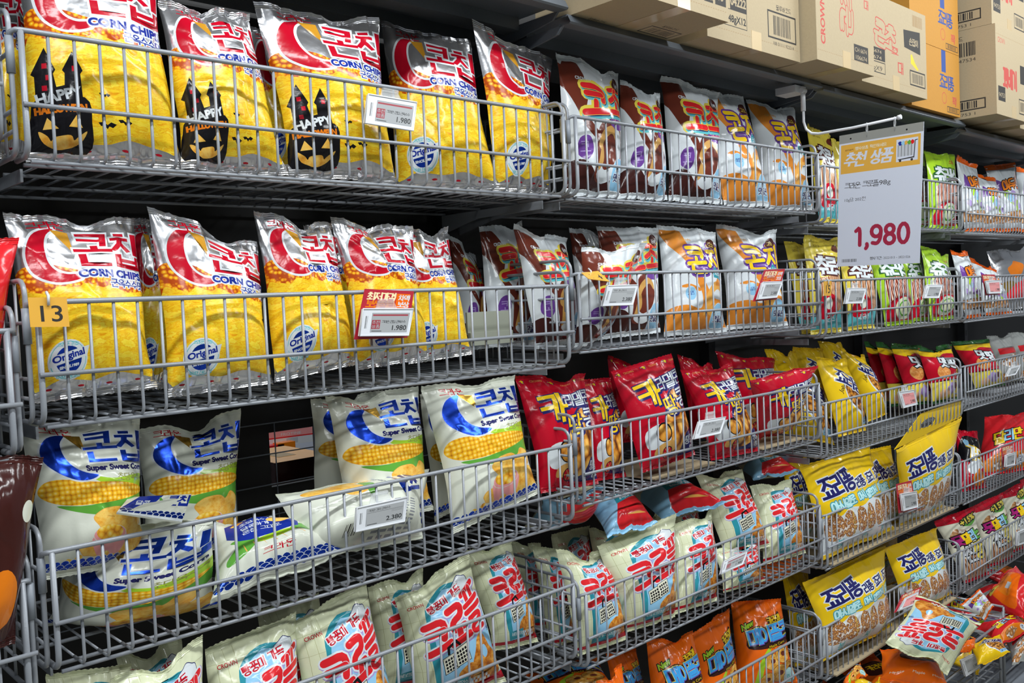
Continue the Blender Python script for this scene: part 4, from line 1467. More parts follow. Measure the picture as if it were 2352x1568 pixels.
def wire_shelf(s, t):
    y, z = YT[t], ZT[(s, t)]
    g = .0217
    x0, x1 = (s - 1) * P + g, s * P - g
    zb = z - HP
    root = empty('wire_shelf', (x0, y, zb))
    tag(root, f'grey wire shelf with slatted fence, {TIERNAME[t]} tier {BAYNAME[s]}', 'wire shelf', 'grey wire shelves')
    L = (x0, y, zb)
    # fence: rails and upright wires, the wires running on into the floor
    b = MB()
    rr = .0042
    b.tube([(x0 - .0115, y + .013, z - .012), (x0 - .011, y + .009, z - .002), (x0 - .006, y + .002, z), (x0, y, z), (x1, y, z), (x1 + .006, y + .002, z), (x1 + .011, y + .009, z - .002), (x1 + .0115, y + .013, z - .012)], rr, 8)
    b.tube([(x0 - .004, y - .006, z - HM), (x1 + .013, y - .006, z - HM)], .0036, 8)
    for x in (x0, x1):
        b.tube([(x, y, z)] + [(x, y, zb + .03)] + [(x, y + .022 * (1 - math.cos(q)), zb + .022 - .022 * math.sin(q) + .004) for q in (.3, .7, 1.1, 1.5)] + [(x, y + .06, zb + .004)], .0046, 8)
    nw = 31
    for i in range(1, nw):
        x = x0 + (x1 - x0) * i / nw
        b.tube([(x, y + .001, z - .002), (x, y + .001, zb + .014)] + [(x, y + .013 - .012 * math.cos(q), zb + .014 - .012 * math.sin(q)) for q in (.5, 1.1, 1.55)] + [(x, y + .05, zb + .002)], .0026, 6)
    f = b.build('front_fence', 'wire', root, loc=L)
    f.location = (0, 0, 0)
    for x, sg in ((x0 - .0125, -1), (x1 + .0125, 1)):
        c = MB()
        c.tube([(x, y + .013, z - .008), (x, y + .013, z - .062)], .0062, 10)
        q = c.build('sleeve_clip', 'sleeve_grey', f, loc=L)
        q.location = (0, 0, 0)
    b = MB()
    for i in range(1, nw):
        x = x0 + (x1 - x0) * i / nw
        b.tube([(x, y + .05, zb + .002), (x, BACK - .02, zb + .004)], .0023, 5)
    for yy in (.012, .05, .16, .30, .44):
        b.tube([(x0 + .006, y * (1 - yy / .44) + yy, zb - .003), (x1 - .006, y * (1 - yy / .44) + yy, zb - .003)], .0034, 6)
    o = b.build('floor_grid', 'wire', root, loc=L)
    o.location = (0, 0, 0)
    for x in (x0 + .008, x1 - .008):
        b = MB()
        b.box((x - .002, y + .07, zb - .026), (x + .002, .45, zb - .006))
        b.add([(x - .002, .3, zb - .026), (x + .002, .3, zb - .026), (x + .002, .45, zb - .055), (x - .002, .45, zb - .055), (x - .002, .45, zb - .026), (x + .002, .45, zb - .026)],
              [(0, 3, 4), (1, 5, 2), (0, 1, 2, 3), (3, 2, 5, 4), (0, 4, 5, 1)])
        o = b.build('side_bracket', 'wire', root, smooth=False, loc=L)
        o.location = (0, 0, 0)
    return root


def wire_divider(s, side, t):
    """side panel standing front to back at the end of a bay"""
    y, z = YT[t], ZT[(s, t)]
    x = (s - 1) * P + .0095 if side < 0 else s * P - .0095
    zb = z - HP + .006
    zt = z + .034
    b = MB()
    fr = y + .013
    b.tube([(x, .445, zt)] + [(x, fr + .024, zt)] + [(x, fr + .024 - .024 * math.sin(q), zt - .024 + .024 * math.cos(q)) for q in (.4, .8, 1.2, 1.57)] + [(x, fr, zb + .024)] + [(x, fr + .02 - .02 * math.cos(q), zb + .02 - .02 * math.sin(q)) for q in (.5, 1.0, 1.57)] + [(x, .445, zb)], .004, 8)
    for dz in (-.03, -.115, -.145):
        b.tube([(x, fr + .004, z + dz), (x, .445, z + dz)], .0032, 6)
    for k in range(7):
        yy = fr + .05 + k * .055
        b.tube([(x, yy, zt), (x, yy, zb)], .0024, 6)
    nm = 'left' if side < 0 else 'right'
    return tag(b.build('wire_divider', 'wire', loc=(x, y, zb)), f'wire divider at the {"near" if side < 0 else "far"} end, {TIERNAME[t]} tier {BAYNAME[s]}', 'wire divider', 'grey wire dividers')


SH = [(1, 1), (2, 1), (3, 1), (4, 1), (1, 2), (2, 2), (3, 2), (4, 2), (1, 3), (2, 3), (3, 3), (4, 3), (1, 4), (2, 4), (3, 4), (4, 4), (2, 5), (3, 5), (4, 5), (0, 1), (0, 2), (0, 3)]
for s, t in SH:
    wire_shelf(s, t)
    if s > 0:
        wire_divider(s, -1, t)
    if s < 4:
        wire_divider(s, 1, t)


def low_basket(s):
    """bottom basket that stands out into the aisle, with level rails in front"""
    y, z = YT[6], ZT[(s, 6)]
    x0, x1 = (s - 1) * P + .02, s * P - .02
    zb = z - .30
    root = empty('bottom_basket', (x0, y, zb))
    tag(root, f'deep wire basket with level rails, lowest tier {BAYNAME[s]}', 'wire basket', 'lowest wire baskets')
    L = (x0, y, zb)
    b = MB()
    for k, r in enumerate((.005, .0035, .0035, .0035, .0035)):
        zz = z - k * .066
        b.tube([(x0, y, zz), (x1, y, zz)], r, 8)
    for i in range(5):
        x = x0 + (x1 - x0) * i / 4
        b.tube([(x, y + .002, z), (x, y + .002, zb)], .006, 8)
    o = b.build('front_fence', 'wire', root, loc=L)
    o.location = (0, 0, 0)
    for x in (x0, x1):
        b = MB()
        for k, r in enumerate((.005, .0035, .0035, .0035, .0035)):
            b.tube([(x, y, z + .02 - k * .066), (x, .43, z + .02 - k * .066)], r, 8)
        b.tube([(x, y, z + .02), (x, y, zb)], .005, 8)
        o = b.build('side_fence', 'wire', root, loc=L)
        o.location = (0, 0, 0)
    b = MB()
    for k in range(12):
        yy = y + .02 + k * .045
        b.tube([(x0, yy, zb + .12), (x1, yy, zb + .12)], .003, 6)
    for i in range(14):
        x = x0 + (x1 - x0) * i / 13
        b.tube([(x, y, zb + .117), (x, .43, zb + .117)], .003, 6)
    o = b.build('floor_grid', 'wire', root, loc=L)
    o.location = (0, 0, 0)


low_basket(3)
low_basket(4)
b = MB()
b.box((3.62, -.24, -1.86), (4.8, .3, -1.74))
b.box((3.62, -.245, -1.80), (4.8, -.24, -1.775), 1)
tag(b.build('base_plinth', ['sleeve_grey', 'dark_steel'], smooth=False), 'pale grey shelf plinth at the lower corner of the photo', 'plinth')

# plates and sheets lying in the baskets
p0, p1 = at(1070, 800, .16), at(1220, 795, .16)
b = MB()
b.box((p0[0], .15, -.075), (p0[0] + .135, .156, -.022))
b.box((p0[0], .14, -.10), (p0[0] + .135, .15, -.07))
tag(b.build('pusher_plate', 'plate', smooth=False), 'olive grey plastic plate standing beside the last corn chip bag', 'shelf pusher')
for (c0, c1, y0, y1, lab) in (((1498, 1112), (1640, 1060), .05, .30, 'cut cardboard sheet under the free standing peanut bag'), ((1752, 1048), (1850, 1020), .06, .3, 'cut cardboard sheet under the leaning peanut bag')):
    q0, q1 = at(*c0, .06), at(*c1, .06)
    z = ZT[(2, 3)] - HP + .006
    b = MB()
    b.box((q0[0], y0, z), (q1[0], y1, z + .004))
    tag(b.build('cardboard_sheet', 'card', smooth=False), lab, 'cardboard sheet')
for t in (4, 5):
    z = ZT[(3, t)] - HP + .006
    b = MB()
    b.box((2.46, .03, z), (3.5, .36, z + .005))
    tag(b.build('cardboard_sheet', 'card', smooth=False), f'pale cardboard sheet under the cereal multipacks of the {TIERNAME[t]} basket', 'cardboard sheet')

# ------------------------------------------------------------------ steel top shelf
TOPZ = {0: .69, 1: .671, 2: .641, 3: .634, 4: .612}
for s in range(0, 5):
    z = TOPZ[s]
    x0, x1 = (s - 1) * P + .002, s * P - .002
    root = empty('steel_shelf', (x0, 0, z))
    tag(root, f'dark grey steel top shelf under the cartons, {BAYNAME[s]}', 'steel shelf', 'steel top shelves')
    b = MB()
    b.box((x0, -.004, z + .018), (x1, .47, z + .0225))
    o = b.build('deck', 'shelf_steel', root, smooth=False, loc=(x0, 0, z))
    o.location = (0, 0, 0)
    b = MB()
    b.add([(x0, -.006, z + .0226), (x1, -.006, z + .0226), (x1, -.016, z + .004), (x0, -.016, z + .004), (x0, -.012, z), (x1, -.012, z), (x1, .02, z + .001), (x0, .02, z + .001), (x0, .02, z + .006), (x1, .02, z + .006)],
          [(0, 3, 2, 1), (3, 4, 5, 2), (4, 7, 6, 5), (7, 8, 9, 6)])
    o = b.build('front_lip', 'shelf_steel', root, smooth=False, loc=(x0, 0, z))
    o.location = (0, 0, 0)
    for yy in (.14, .28):
        b = MB()
        b.box((x0 + .01, yy, z - .012), (x1 - .01, yy + .05, z + .0178))
        o = b.build('stiffener', 'shelf_steel', root, smooth=False, loc=(x0, 0, z))
        o.location = (0, 0, 0)
    for x in (x0 + .006, x1 - .006):
        b = MB()
        w = .003
        pr = [(.01, z + .002), (.46, z + .002), (.46, z - .075), (.30, z - .05), (.03, z - .016)]
        n = len(pr)
        b.add([(x - w, a_, c_) for a_, c_ in pr] + [(x + w, a_, c_) for a_, c_ in pr], [tuple(range(n)), tuple(range(2 * n - 1, n - 1, -1))] + [(i, i + n, (i + 1) % n + n, (i + 1) % n) for i in range(n)])
        o = b.build('bracket_arm', 'shelf_steel', root, smooth=False, loc=(x0, 0, z))
        o.location = (0, 0, 0)


# ------------------------------------------------------------------ cartons
def carton(name, lo, hi, label, cm='card', front=None, left=None, bottom=None, tape=True, group='cartons on the top shelf', bow=0):
    (x0, y0, z0), (x1, y1, z1) = lo, hi
    base = np.array([(x0 + x1) / 2, (y0 + y1) / 2, z0])
    vs, ts, ms, uvs, names = [], [], [], [], [cm]
    c = lambda *p: np.array(p, float)
    faces = [(front, c(x0, y0, z1), c(x1, y0, z1), c(x1, y0, z0), c(x0, y0, z0)), (left, c(x0, y1, z1), c(x0, y0, z1), c(x0, y0, z0), c(x0, y1, z0)),
             (bottom, c(x0, y0, z0), c(x1, y0, z0), c(x1, y1, z0), c(x0, y1, z0)), (None, c(x1, y0, z1), c(x1, y1, z1), c(x1, y1, z0), c(x1, y0, z0)),
             (None, c(x0, y1, z1), c(x1, y1, z1), c(x1, y0, z1), c(x0, y0, z1)), (None, c(x1, y1, z1), c(x0, y1, z1), c(x0, y1, z0), c(x1, y1, z0))]
    n = 0
    for art, TL, TR, BR, BL in faces:
        if art:
            V, T, mi, nm = art.build()
            a_, b_ = (V[:, 0] / art.W)[:, None], (V[:, 1] / art.H)[:, None]
            Pf = (1 - b_) * ((1 - a_) * BL + a_ * BR) + b_ * ((1 - a_) * TL + a_ * TR)
            mp = []
            for q in nm:
                if q not in names:
                    names.append(q)
                mp.append(names.index(q))
            vs.append(Pf)
            ts.append(T + n)
            ms.append(np.array(mp)[mi])
            uvs.append(V)
            n += len(Pf)
        else:
            vs.append(np.array([BL, BR, TR, TL]))
            ts.append(np.array([(0, 1, 2), (0, 2, 3)]) + n)
            ms.append(np.zeros(2, int))
            uvs.append(np.zeros((4, 2)))
            n += 4
    me = mesh_from(name, np.concatenate(vs) - base, np.concatenate(ts), np.concatenate(ms), names, np.concatenate(uvs), None, False)
    o = link(name, me, loc=base)
    tag(o, label, 'carton', group)
    if tape:
        xm, w = (x0 + x1) / 2, .025
        b = MB()
        b.box((xm - w, y0 - .0006, z0 - .0006), (xm + w, y0 + .0002, z0 + .05))
        b.box((xm - w, y0 - .0006, z0 - .0008), (xm + w, y1, z0 - .0002))
        link_o = b.build('packing_tape', 'tape', o, smooth=False, loc=tuple(base))
        link_o.location = (0, 0, 0)
    return o


def dashes(a, y, x0, x1, m='card_dark'):
    x = x0
    while x < x1:
        a.rect(m, x, y, min(x1, x + .6), y + .12)
        x += 1.1


# A: overhanging carton
fa = Art(40, 28, 'card', nx=6, ny=4)
dashes(fa, 2.2, 1, 39)
fa.rect('ink', 29, 3.4, 33, 9)
fa.lt('CH 15', 31, 4, 3, 'card', rot=0, width=6)
fa.rect('ink', 34, 3.4, 39, 9)
fa.lt('15', 35, 4.6, 3, 'card')
ba = Art(40, 30, 'card', nx=6, ny=4)
ba.bars('ink', 4, 8, 11, 3, 3)
ba.lt('8801111922519', 5, 6.6, 1.1, 'ink', width=9)
ba.ht('정품바코드', 6, 11.6, 1.2, .08, 'ink', adv=1.1)
ba.ht('대', 24.6, 8, 3.2, .26, 'ink')
ba.poly('ink', [(25, 12.4), (38.4, 12.4), (38.4, 17.4), (25, 17.4)])
ba.rect('card', 25.4, 12.8, 38, 17)
ba.bars('ink', 27, 13.4, 9.6, 3, 5)
ba.lt('188 01111 92251', 27, 10.4, 1.2, 'ink', width=9.5)
ba.ht('물류바코드', 28, 18, 1.2, .08, 'ink', adv=1.1)
ZB = .6638
carton('cardboard_box', (1.215, -.195, ZB), (1.585, .11, ZB + .28), 'brown carton overhanging the shelf edge, bottom with barcodes showing, nearest one', front=fa, bottom=ba)
fb = Art(47, 30, 'card', nx=6, ny=4)
dashes(fb, 3.0, 1, 46)
fb.rect('ink', 11, 9, 19, 18.4)
fb.lt('4222', 11.4, 14.6, 3.2, 'card', bold=.1, width=7)
fb.lt('04222', 11.2, 10.2, 3.2, 'card', bold=.1, width=7.4)
fb.rect('ink', 8, 4.4, 19, 9)
fb.rect('card', 8.2, 4.6, 18.8, 8.8)
fb.lt('148gX12', 8.6, 5.6, 2.6, 'ink', bold=.08, width=9.8)
fb.rect('ink', 29.6, 4.6, 45, 12.4)
fb.rect('card', 30.1, 5.1, 44.5, 11.9)
fb.bars('ink', 32.6, 5.8, 9.6, 5.4, 7)
fb.lt('188 01111 922514', 32, 2.9, 1.4, 'ink', width=11.5)
fb.ht('물류바코드', 34.4, 12.9, 1.5, .1, 'ink', adv=1.1)
fb.ht('군옥수수맛', 26, 20, 2.0, .14, 'ink_blue', adv=1.0)
carton('cardboard_box', (1.64, -.095, ZB), (2.113, .24, ZB + .30), 'brown carton with 04222 print and framed barcode, worn lower edge', front=fb)
fc = Art(37, 30, 'card', nx=6, ny=4)
for y in (3, 24):
    dashes(fc, y, .6, 36)
fc.lt('CROWN', 5.2, 5, 3.6, 'ink_red', bold=.12, rot=90, width=14)
fc.ht('콘초', 23, 10.4, 8, .9, 'card', out=((.35, 'ink_red'),), rot=90, rd=True)
fc.rect('ink', 23.4, 3.2, 33, 8.2)
fc.lt('CH 6674', 24, 6, 1.9, 'card', width=8)
fc.lt('106674', 24, 3.7, 1.9, 'card', width=8)
fc.ht('대', 31, 20, 3, .22, 'ink_red')
lc = Art(30, 30, 'card', nx=4, ny=4)
bc = Art(37, 30, 'card', nx=4, ny=4)
bc.bars('card_dark', 6, 5, 11, 2.6, 9)
bc.ht('대', 16, 8, 2.6, .2, 'ink_red')
bc.bars('ink', 22, 5.4, 11, 2.4, 6)
carton('cardboard_box', (2.122, -.144, ZB), (2.49, .18, ZB + .30), 'brown carton with red sideways lettering, overhanging the shelf', front=fc, left=lc, bottom=bc)
fd = Art(50, 30, 'card', nx=6, ny=4)
dashes(fd, 2.6, .6, 49)
fd.ht('콘초', 9.4, 14, 8.4, 1.0, 'card', out=((.36, 'ink_red'),), adv=.9, rd=True, rot=-6)
fd.ht('초코', 22, 12, 2.6, .2, 'ink_red')
fd.rect('ink', 1.4, 8.4, 17, 12.6)
fd.lt('CH 6674', 2.4, 10.8, 1.6, 'card', width=12)
fd.lt('106674', 2.4, 8.8, 1.6, 'card', width=12)
fd.rect('ink', 1.4, 4.2, 17, 8.0)
fd.rect('card', 1.7, 4.5, 16.7, 7.7)
fd.lt('135gX9', 2.6, 5, 2.2, 'ink', width=12)
fd.poly('ink', [(32, 16), (45, 15), (45, 23), (31.6, 22)])
fd.ht('손잡이', 36, 17.4, 2.6, .2, 'card', adv=.95)
fd.ht('대', 26.6, 6, 4.2, .32, 'ink_red')
fd.rect('ink', 36, 3.4, 48.6, 8.8)
fd.rect('card', 36.5, 3.9, 48.1, 8.3)
fd.bars('ink', 37.6, 4.4, 9.4, 3.4, 4)
fd.bars('card_dark', 39, 24.4, 8, 4, 8)
fd.poly('tape_yellow', [(37, 11), (38.4, 10.6), (42, 9.2), (43.4, 9.6), (40.4, 11.6), (38, 14.4), (37, 14)])
carton('cardboard_box', (2.515, -.091, ZB), (3.028, .3, ZB + .30), 'brown carton with 6674 print, red outlined drawing and yellow tape scrap', front=fd)
fe = Art(44, 26, 'card_yellow', nx=5, ny=4)
fe.rect('ink_blue', 27, 17, 31, 26)
fe.ht('죠리퐁', 25, 10, 6, .5, 'ink_blue', adv=.9, wx=.8)
fe.ht('5팩', 33, 4, 4, .3, 'ink_red', adv=.9)
fe.ell('ink_red', 29, 6.4, 2.2, 2.4)
fe.ell('card_yellow', 29, 6.4, 1.9, 2.1)
fe.rect('ink', 31.6, .9, 43, 3.4)
fe.rect('card_yellow', 31.9, 1.2, 42.7, 3.1)
fe.bars('ink', 33, 1.4, 8.4, 1.6, 6)
zE = ZB - .006
ze = atx(2165, 85, 3.4)[2]
for k, lab in enumerate(('mustard yellow carton with blue lettering, lower of its stack', 'mustard yellow carton stacked on another of its kind')):
    carton('cardboard_box', (3.04, -.03, zE + k * .2465), (3.50, .3, zE + .245 + k * .2465), lab, 'card_yellow', front=fe, tape=False)
ff = Art(40, 28, 'card', nx=5, ny=4)
dashes(ff, 25, .6, 39)
ff.lt('CROWN', 2.4, 22.6, 2.4, 'ink_red', width=8)
ff.ht('꽈배기', 8, 9, 6.4, .8, 'ink_red', adv=.9, wx=.9, rd=True)
ff.rect('ink', 2, 4.4, 10, 9)
ff.lt('94753', 2.6, 5.6, 2, 'card', width=6.8)
ff.rect('ink', 26, 2, 38, 7)
ff.rect('card', 26.4, 2.4, 37.6, 6.6)
ff.bars('ink', 27.4, 3, 9, 3, 3)
ff.rect('ink', 28, 12, 38, 18)
lf = Art(34, 28, 'card', nx=5, ny=4)
lf.bars('ink', 9, 19.6, 18, 4.4, 3)
lf.ht('정품바코드', 12, 24.4, 1.6, .1, 'ink', adv=1.3)
lf.lt('8801111947534', 9.6, 17.8, 1.5, 'ink', width=17)
lf.ht('(대)', 14.6, 7.2, 2.6, .2, 'ink_red')
lf.lt('(', 12.6, 7.0, 3, 'ink_red')
lf.lt(')', 18.8, 7.0, 3, 'ink_red')
lf.poly('ink', [(4, 2.4), (30, 2.4), (30, 5.8), (4, 5.8)])
lf.rect('card', 4.5, 2.8, 29.5, 5.4)
lf.bars('ink', 6, 3, 21, 2.2, 5)
lf.lt('188 01111 94753 1', 6, .8, 1.3, 'ink', width=20)
lf.ht('물류바코드', 10, 6.1, 1.0, .07, 'ink', adv=1.5)
zF = ZB - .004
zt_ = at(2284, 52, -.148)[2]
hF = zt_ - zF
for k, lab in enumerate(('brown carton with side barcodes at the far end, lower of its stack', 'brown carton with side barcodes at the far end, upper of its stack')):
    carton('cardboard_box', (3.561, -.148 + .012 * k, zF + k * (hF + .001)), (3.96, .2, zF + hF * (1 + k)), lab, front=ff, left=lf)
carton('cardboard_box', (3.98, -.10, zF - .01), (4.5, .3, zF + .3), 'brown carton cut by the photo edge at the far end')
carton('cardboard_box', (1.64, .25, ZB), (2.5, .46, ZB + .2), 'brown carton standing behind the others on the top shelf')

# ------------------------------------------------------------------ hanging price sign
XS = 2.29
root = empty('price_sign', tuple(atx(1840, 212, XS)))
tag(root, 'white hanging price sign with yellow header and large red 1,980', 'price sign')
SB = np.array(root.location)


def rel(o):
    o.location = (0, 0, 0)
    return o


b = MB()
c0 = atx(1840, 212, XS)
b.box((XS - .035, c0[1] + .0, c0[2] - .002), (XS + .03, c0[1] + .07, c0[2] + .02))
rel(b.build('clamp', 'plastic', root, smooth=False, loc=tuple(SB)))
b = MB()
b.tube([(XS, c0[1] - .006, c0[2] + .012), (XS, c0[1] - .006, c0[2] - .06)], .0075, 10)
b.tube([(XS - .012, c0[1] - .006, c0[2] + .004), (XS + .012, c0[1] - .006, c0[2] + .004)], .009, 10)
rel(b.build('socket', 'plastic', root, loc=tuple(SB)))
pts = [np.array([XS, c0[1] - .006, c0[2] - .055])] + [atx(u, v, XS) for u, v in ((1846, 280), (1852, 297), (1864, 306), (1880, 307), (1960, 293), (2064, 270))]
b = MB()
b.tube(pts, .0042, 8)
b.tube([atx(2062, 270, XS), atx(2070, 268, XS)], .007, 8)
rel(b.build('arm', 'plastic', root, loc=tuple(SB)))
for u, v in ((1991, 287), (2055, 273)):
    p = atx(u, v, XS)
    q = atx(u, v + 28, XS)
    b = MB()
    b.tube([p + np.array([.0, 0, .006]), p + np.array([.006, .004, 0]), p + np.array([.004, .004, -.012]), q, p + np.array([-.004, -.004, -.012]), p + np.array([-.006, -.004, 0])], .0018, 6, closed=True)
    rel(b.build('hook', 'acrylic', root, loc=tuple(SB)))
TL, TR, BR, BL = (atx(u, v, XS) for u, v in ((1928, 312), (2122, 279), (2112, 604), (1923, 612)))
a = Art(21, 33.5, 'paper', nx=8, ny=10)
a.rect('sign_strip', 0, 31.3, 21, 33.5)
a.ell('black', 3, 32.3, .22)
a.ell('black', 17, 32.3, .22)
a.poly('sign_yellow', [(.5, 23.6), (20.4, 23.6), (20.4, 30.9), (.5, 30.9)])
a.ht('추천 상품', 1.2, 25.2, 3.5, .3, 'paper', adv=.98, slant=.2, wx=.8)
a.lt('emart', 1.6, 29.3, .8, 'brown', width=2.2)
a.ht('행사상품 확인하세요', 4.2, 29.2, .85, .06, 'cream2', adv=1.0)
a.rect('paper', 14.6, 24.8, 19.8, 30.2)
a.poly('ink', [(15, 25.4), (15.2, 25.2), (19, 25.4), (19.2, 29.4), (19.7, 29.5), (19.7, 29.7), (19, 29.6), (18.8, 25.7)])
a.poly('ltgrey', [(15, 26), (18.6, 26), (18.9, 29), (14.9, 28.8)])
for k in range(5):
    a.blob(('blue', 'sky', 'sign_yellow', 'green', 'red2')[k], 15.5 + k * .75, 29.2, .45, .5, k)
    a.poly('ink', [(15 + k * .8, 26), (15.1 + k * .8, 26), (15.1 + k * .8, 28.9), (15 + k * .8, 28.9)])
for x in (15.6, 18.4):
    a.ell('ink', x, 25.0, .3)
a.ht('크라운 크로플', 1.6, 19.6, 1.6, .085, 'ink', adv=.84)
a.lt('98g', 10.5, 19.8, 1.6, 'ink', width=2.9)
a.lt('10g', 1.5, 16.5, .95, 'ink', width=1.6)
a.ht('당', 3.1, 16.4, 1.0, .05, 'ink')
a.lt('202', 4.4, 16.5, .95, 'ink', width=1.7)
a.ht('원', 6.2, 16.4, 1.0, .05, 'ink')
DG = {'1': [[(.15, .78), (.5, .98), (.5, .0)]], '9': [[O_, .5, .7, .4, .29], [(.9, .7), (.86, .28), (.6, .02), (.2, .08)]], '8': [[O_, .5, .76, .34, .23], [O_, .5, .25, .4, .26]], '0': [[O_, .5, .5, .4, .5]], ',': [[(.25, .04), (.3, -.08), (.16, -.2)]]}
x_ = 4.4
for ch, w_ in (('1', 2.7), (',', 1.5), ('9', 3.4), ('8', 3.4), ('0', 3.4)):
    a.brush([[(p if p == O_ else p) for p in st] for st in DG[ch]], x_, 5.2, 3.0 if ch != ',' else 2.6, 4.6, .48, 'sign_red')
    x_ += w_
a.bars('ink', 1.2, 1.0, 4.0, .8, 4)
a.ht('행사기간', 8.6, 1.3, .8, .05, 'ink', adv=.95)
a.lt(': 20221013 ~ 20221026', 11.7, 1.4, .8, 'ink', width=7.0)
o = sheet(a, TL, TR, BR, BL, .002, 'board', 'paper', root, SB)
rel(o)


# ------------------------------------------------------------------ shelf labels
def px4(s, y0, y1):
    c = [tuple(map(float, q.split(','))) for q in s.split()]
    return [at(*c[0], y0), at(*c[1], y0), at(*c[2], y1), at(*c[3], y1)]


def tag_art(price, red=False, lines=True, seed=0, rose=False):
    a = Art(10, 6, 'plastic', nx=4, ny=3)
    x0, x1, y0, y1 = 2.0, 9.4, .8, 5.0
    a.rect('grey', x0 - .08, y0 - .08, x1 + .08, y1 + .08)
    a.rect('screen' if not rose else 'pink', x0, y0, x1, y1)
    a.bars('screen_ink', .7, 1.6, .5, 2.8, 3, 3)
    if red:
        a.rect('screen_red', x0 + .1, 4.4, x1 - .2, 4.75)
        a.rect('screen_red', x0 + .05, 1.5, x0 + 1.75, 3.5)
        a.ht('추천', x0 + .15, 2.6, .72, .05, 'screen', adv=1.1)
        a.ht('상품', x0 + .15, 1.7, .72, .05, 'screen', adv=1.1)
        a.ht('크라운 콘칩 군옥수수', x0 + 2.0, 2.8, .62, .045, 'screen_ink', adv=.78)
    elif lines:
        a.ht('크라운 과자 군옥수수', x0 + .3, 4.2, .55, .035, 'screen_ink', adv=.8)
        a.rect('screen_ink', x0 + .1, 3.9, x1 - .1, 3.96)
        a.rect('screen_ink', x1 - 2.4, 3.3, x1 - .2, 3.34)
        a.rect('screen_ink', x1 - 2.4, 3.6, x1 - .2, 3.64)
    a.lt(price, x0 + 4.0, 1.25, 1.5, 'screen_ink', bold=.03, width=3.2)
    a.rect('screen_ink', x0 + .2, .95, x0 + 2.2, 1.1)
    return a


def promo_art():
    a = Art(12, 12, 'promo_red', nx=4, ny=4)
    a.ht('최저가격', 1.0, 9.4, 1.9, .2, 'promo_cream', adv=.86)
    a.ht('보상적립', 1.0, 7.5, 1.9, .2, 'orange', adv=.86)
    a.rect('deeporange', 7.9, 7.4, 11.2, 11.2)
    a.ht('차액', 8.4, 9.4, 1.5, .13, 'white', adv=.9)
    a.ht('보상', 8.4, 7.7, 1.5, .13, 'white', adv=.9)
    a.rect('promo_cream', .6, 6.6, 11.4, 6.75)
    return a


PROMO = promo_art()


def price_tag(q, label, price, red=False, promo=None, rose=False, yoff=0.0, tilt=.014):
    quad = px4(q, -.012 + yoff, -.012 - tilt + yoff)
    base = (quad[0] + quad[2]) / 2
    root = empty('price_tag', tuple(base))
    tag(root, label, 'price tag', 'electronic price tags')
    n = np.cross(quad[1] - quad[0], quad[0] - quad[3])
    n /= np.linalg.norm(n)
    a = tag_art(price, red, rose=rose)
    o = sheet(a, *quad, .006, 'display', 'plastic', root, base)
    rel(o)
    # raised rim
    b = MB()
    c = [p + n * .0004 for p in quad]
    b.tube(c, .0016, 6, closed=True)
    rel(b.build('rim', 'plastic', root, loc=tuple(base)))
    # clear clip up to the rail
    m_ = (quad[0] + quad[1]) / 2
    ax = (quad[1] - quad[0]) / np.linalg.norm(quad[1] - quad[0])
    b = MB()
    w = .018
    top = m_ + np.array([0, .008, .016])
    for k, (p, w_) in enumerate(((m_ - n * .006, .026), )):
        pts_ = [p - ax * w_, p + ax * w_, top + ax * w, top - ax * w]
        b.add(pts_ + [x - n * .003 for x in pts_], [(0, 1, 2, 3), (7, 6, 5, 4), (0, 4, 5, 1), (1, 5, 6, 2), (2, 6, 7, 3), (3, 7, 4, 0)])
    b.tube([top - ax * w, top + ax * w], .004, 8)
    rel(b.build('clip', 'acrylic', root, smooth=False, loc=tuple(base)))
    if promo:
        pq = px4(promo, -.007 + yoff, -.007 - tilt + yoff)
        rel(sheet(PROMO, *[p - n * .006 for p in pq], .001, 'promotion_card', 'promo_red', root, base))
    return root


price_tag('846,216 957,235 949,300 838,282', 'price tag reading 1,980 on the topmost fence between corn chip bags', '1.980', True, tilt=.004)
price_tag('834,709 949,709 938,770 826,771', 'price tag reading 1,980 with red promotion card on the second fence', '1.980', True, '842,662 955,668 940,775 817,779', tilt=.004)
price_tag('820,1166 935,1141 929,1197 816,1221', 'price tag reading 2,380 on the fence of the sweet corn bags', '2.380', tilt=.004)
price_tag('1396,656 1465,654 1453,700 1383,702', 'price tag reading 2,380 hanging beside the 14 card', '2.380', tilt=.006)
price_tag('1752,648 1798,646 1784,683 1740,687', 'tilted price tag with dark red card in front of the cheese cone bag', '2.380', False, '1760,618 1807,616 1788,686 1733,691', tilt=.012)
price_tag('1606,967 1667,957 1654,995 1593,1008', 'price tag on the fence of the red peanut bags', '2.380', tilt=.012)
price_tag('1663,1289 1718,1264 1705,1296 1655,1318', 'price tag with dark red screen block on the croffle fence', '1.980', True, tilt=.012)
price_tag('1947,662 1990,662 1980,696 1940,697', 'price tag to the right of the number 15 card', '2.380', tilt=.012)
price_tag('2129,654 2165,654 2156,684 2121,684', 'price tag in front of the last lime green churro bag', '1.980', tilt=.012)
price_tag('2264,645 2297,643 2299,673 2270,674', 'price tag with pink card on the far second fence', '1.980', False, '2258,630 2288,630 2300,676 2268,678', True, tilt=.002)
price_tag('2064,900 2099,895 2107,928 2074,937', 'price tag on the fence of the nearly empty cereal basket', '2.980', rose=True, tilt=.002)
price_tag('2069,1134 2105,1128 2108,1164 2074,1173', 'price tag with red card in front of the handle multipack', '2.980', False, '2062,1112 2097,1103 2110,1168 2068,1179', tilt=.002)
price_tag('2078,1374 2110,1358 2106,1386 2062,1403', 'crooked price tag with dark red card on the fifth fence', '2.980', False, '2074,1364 2118,1345 2108,1386 2056,1405', rose=True, tilt=.02)
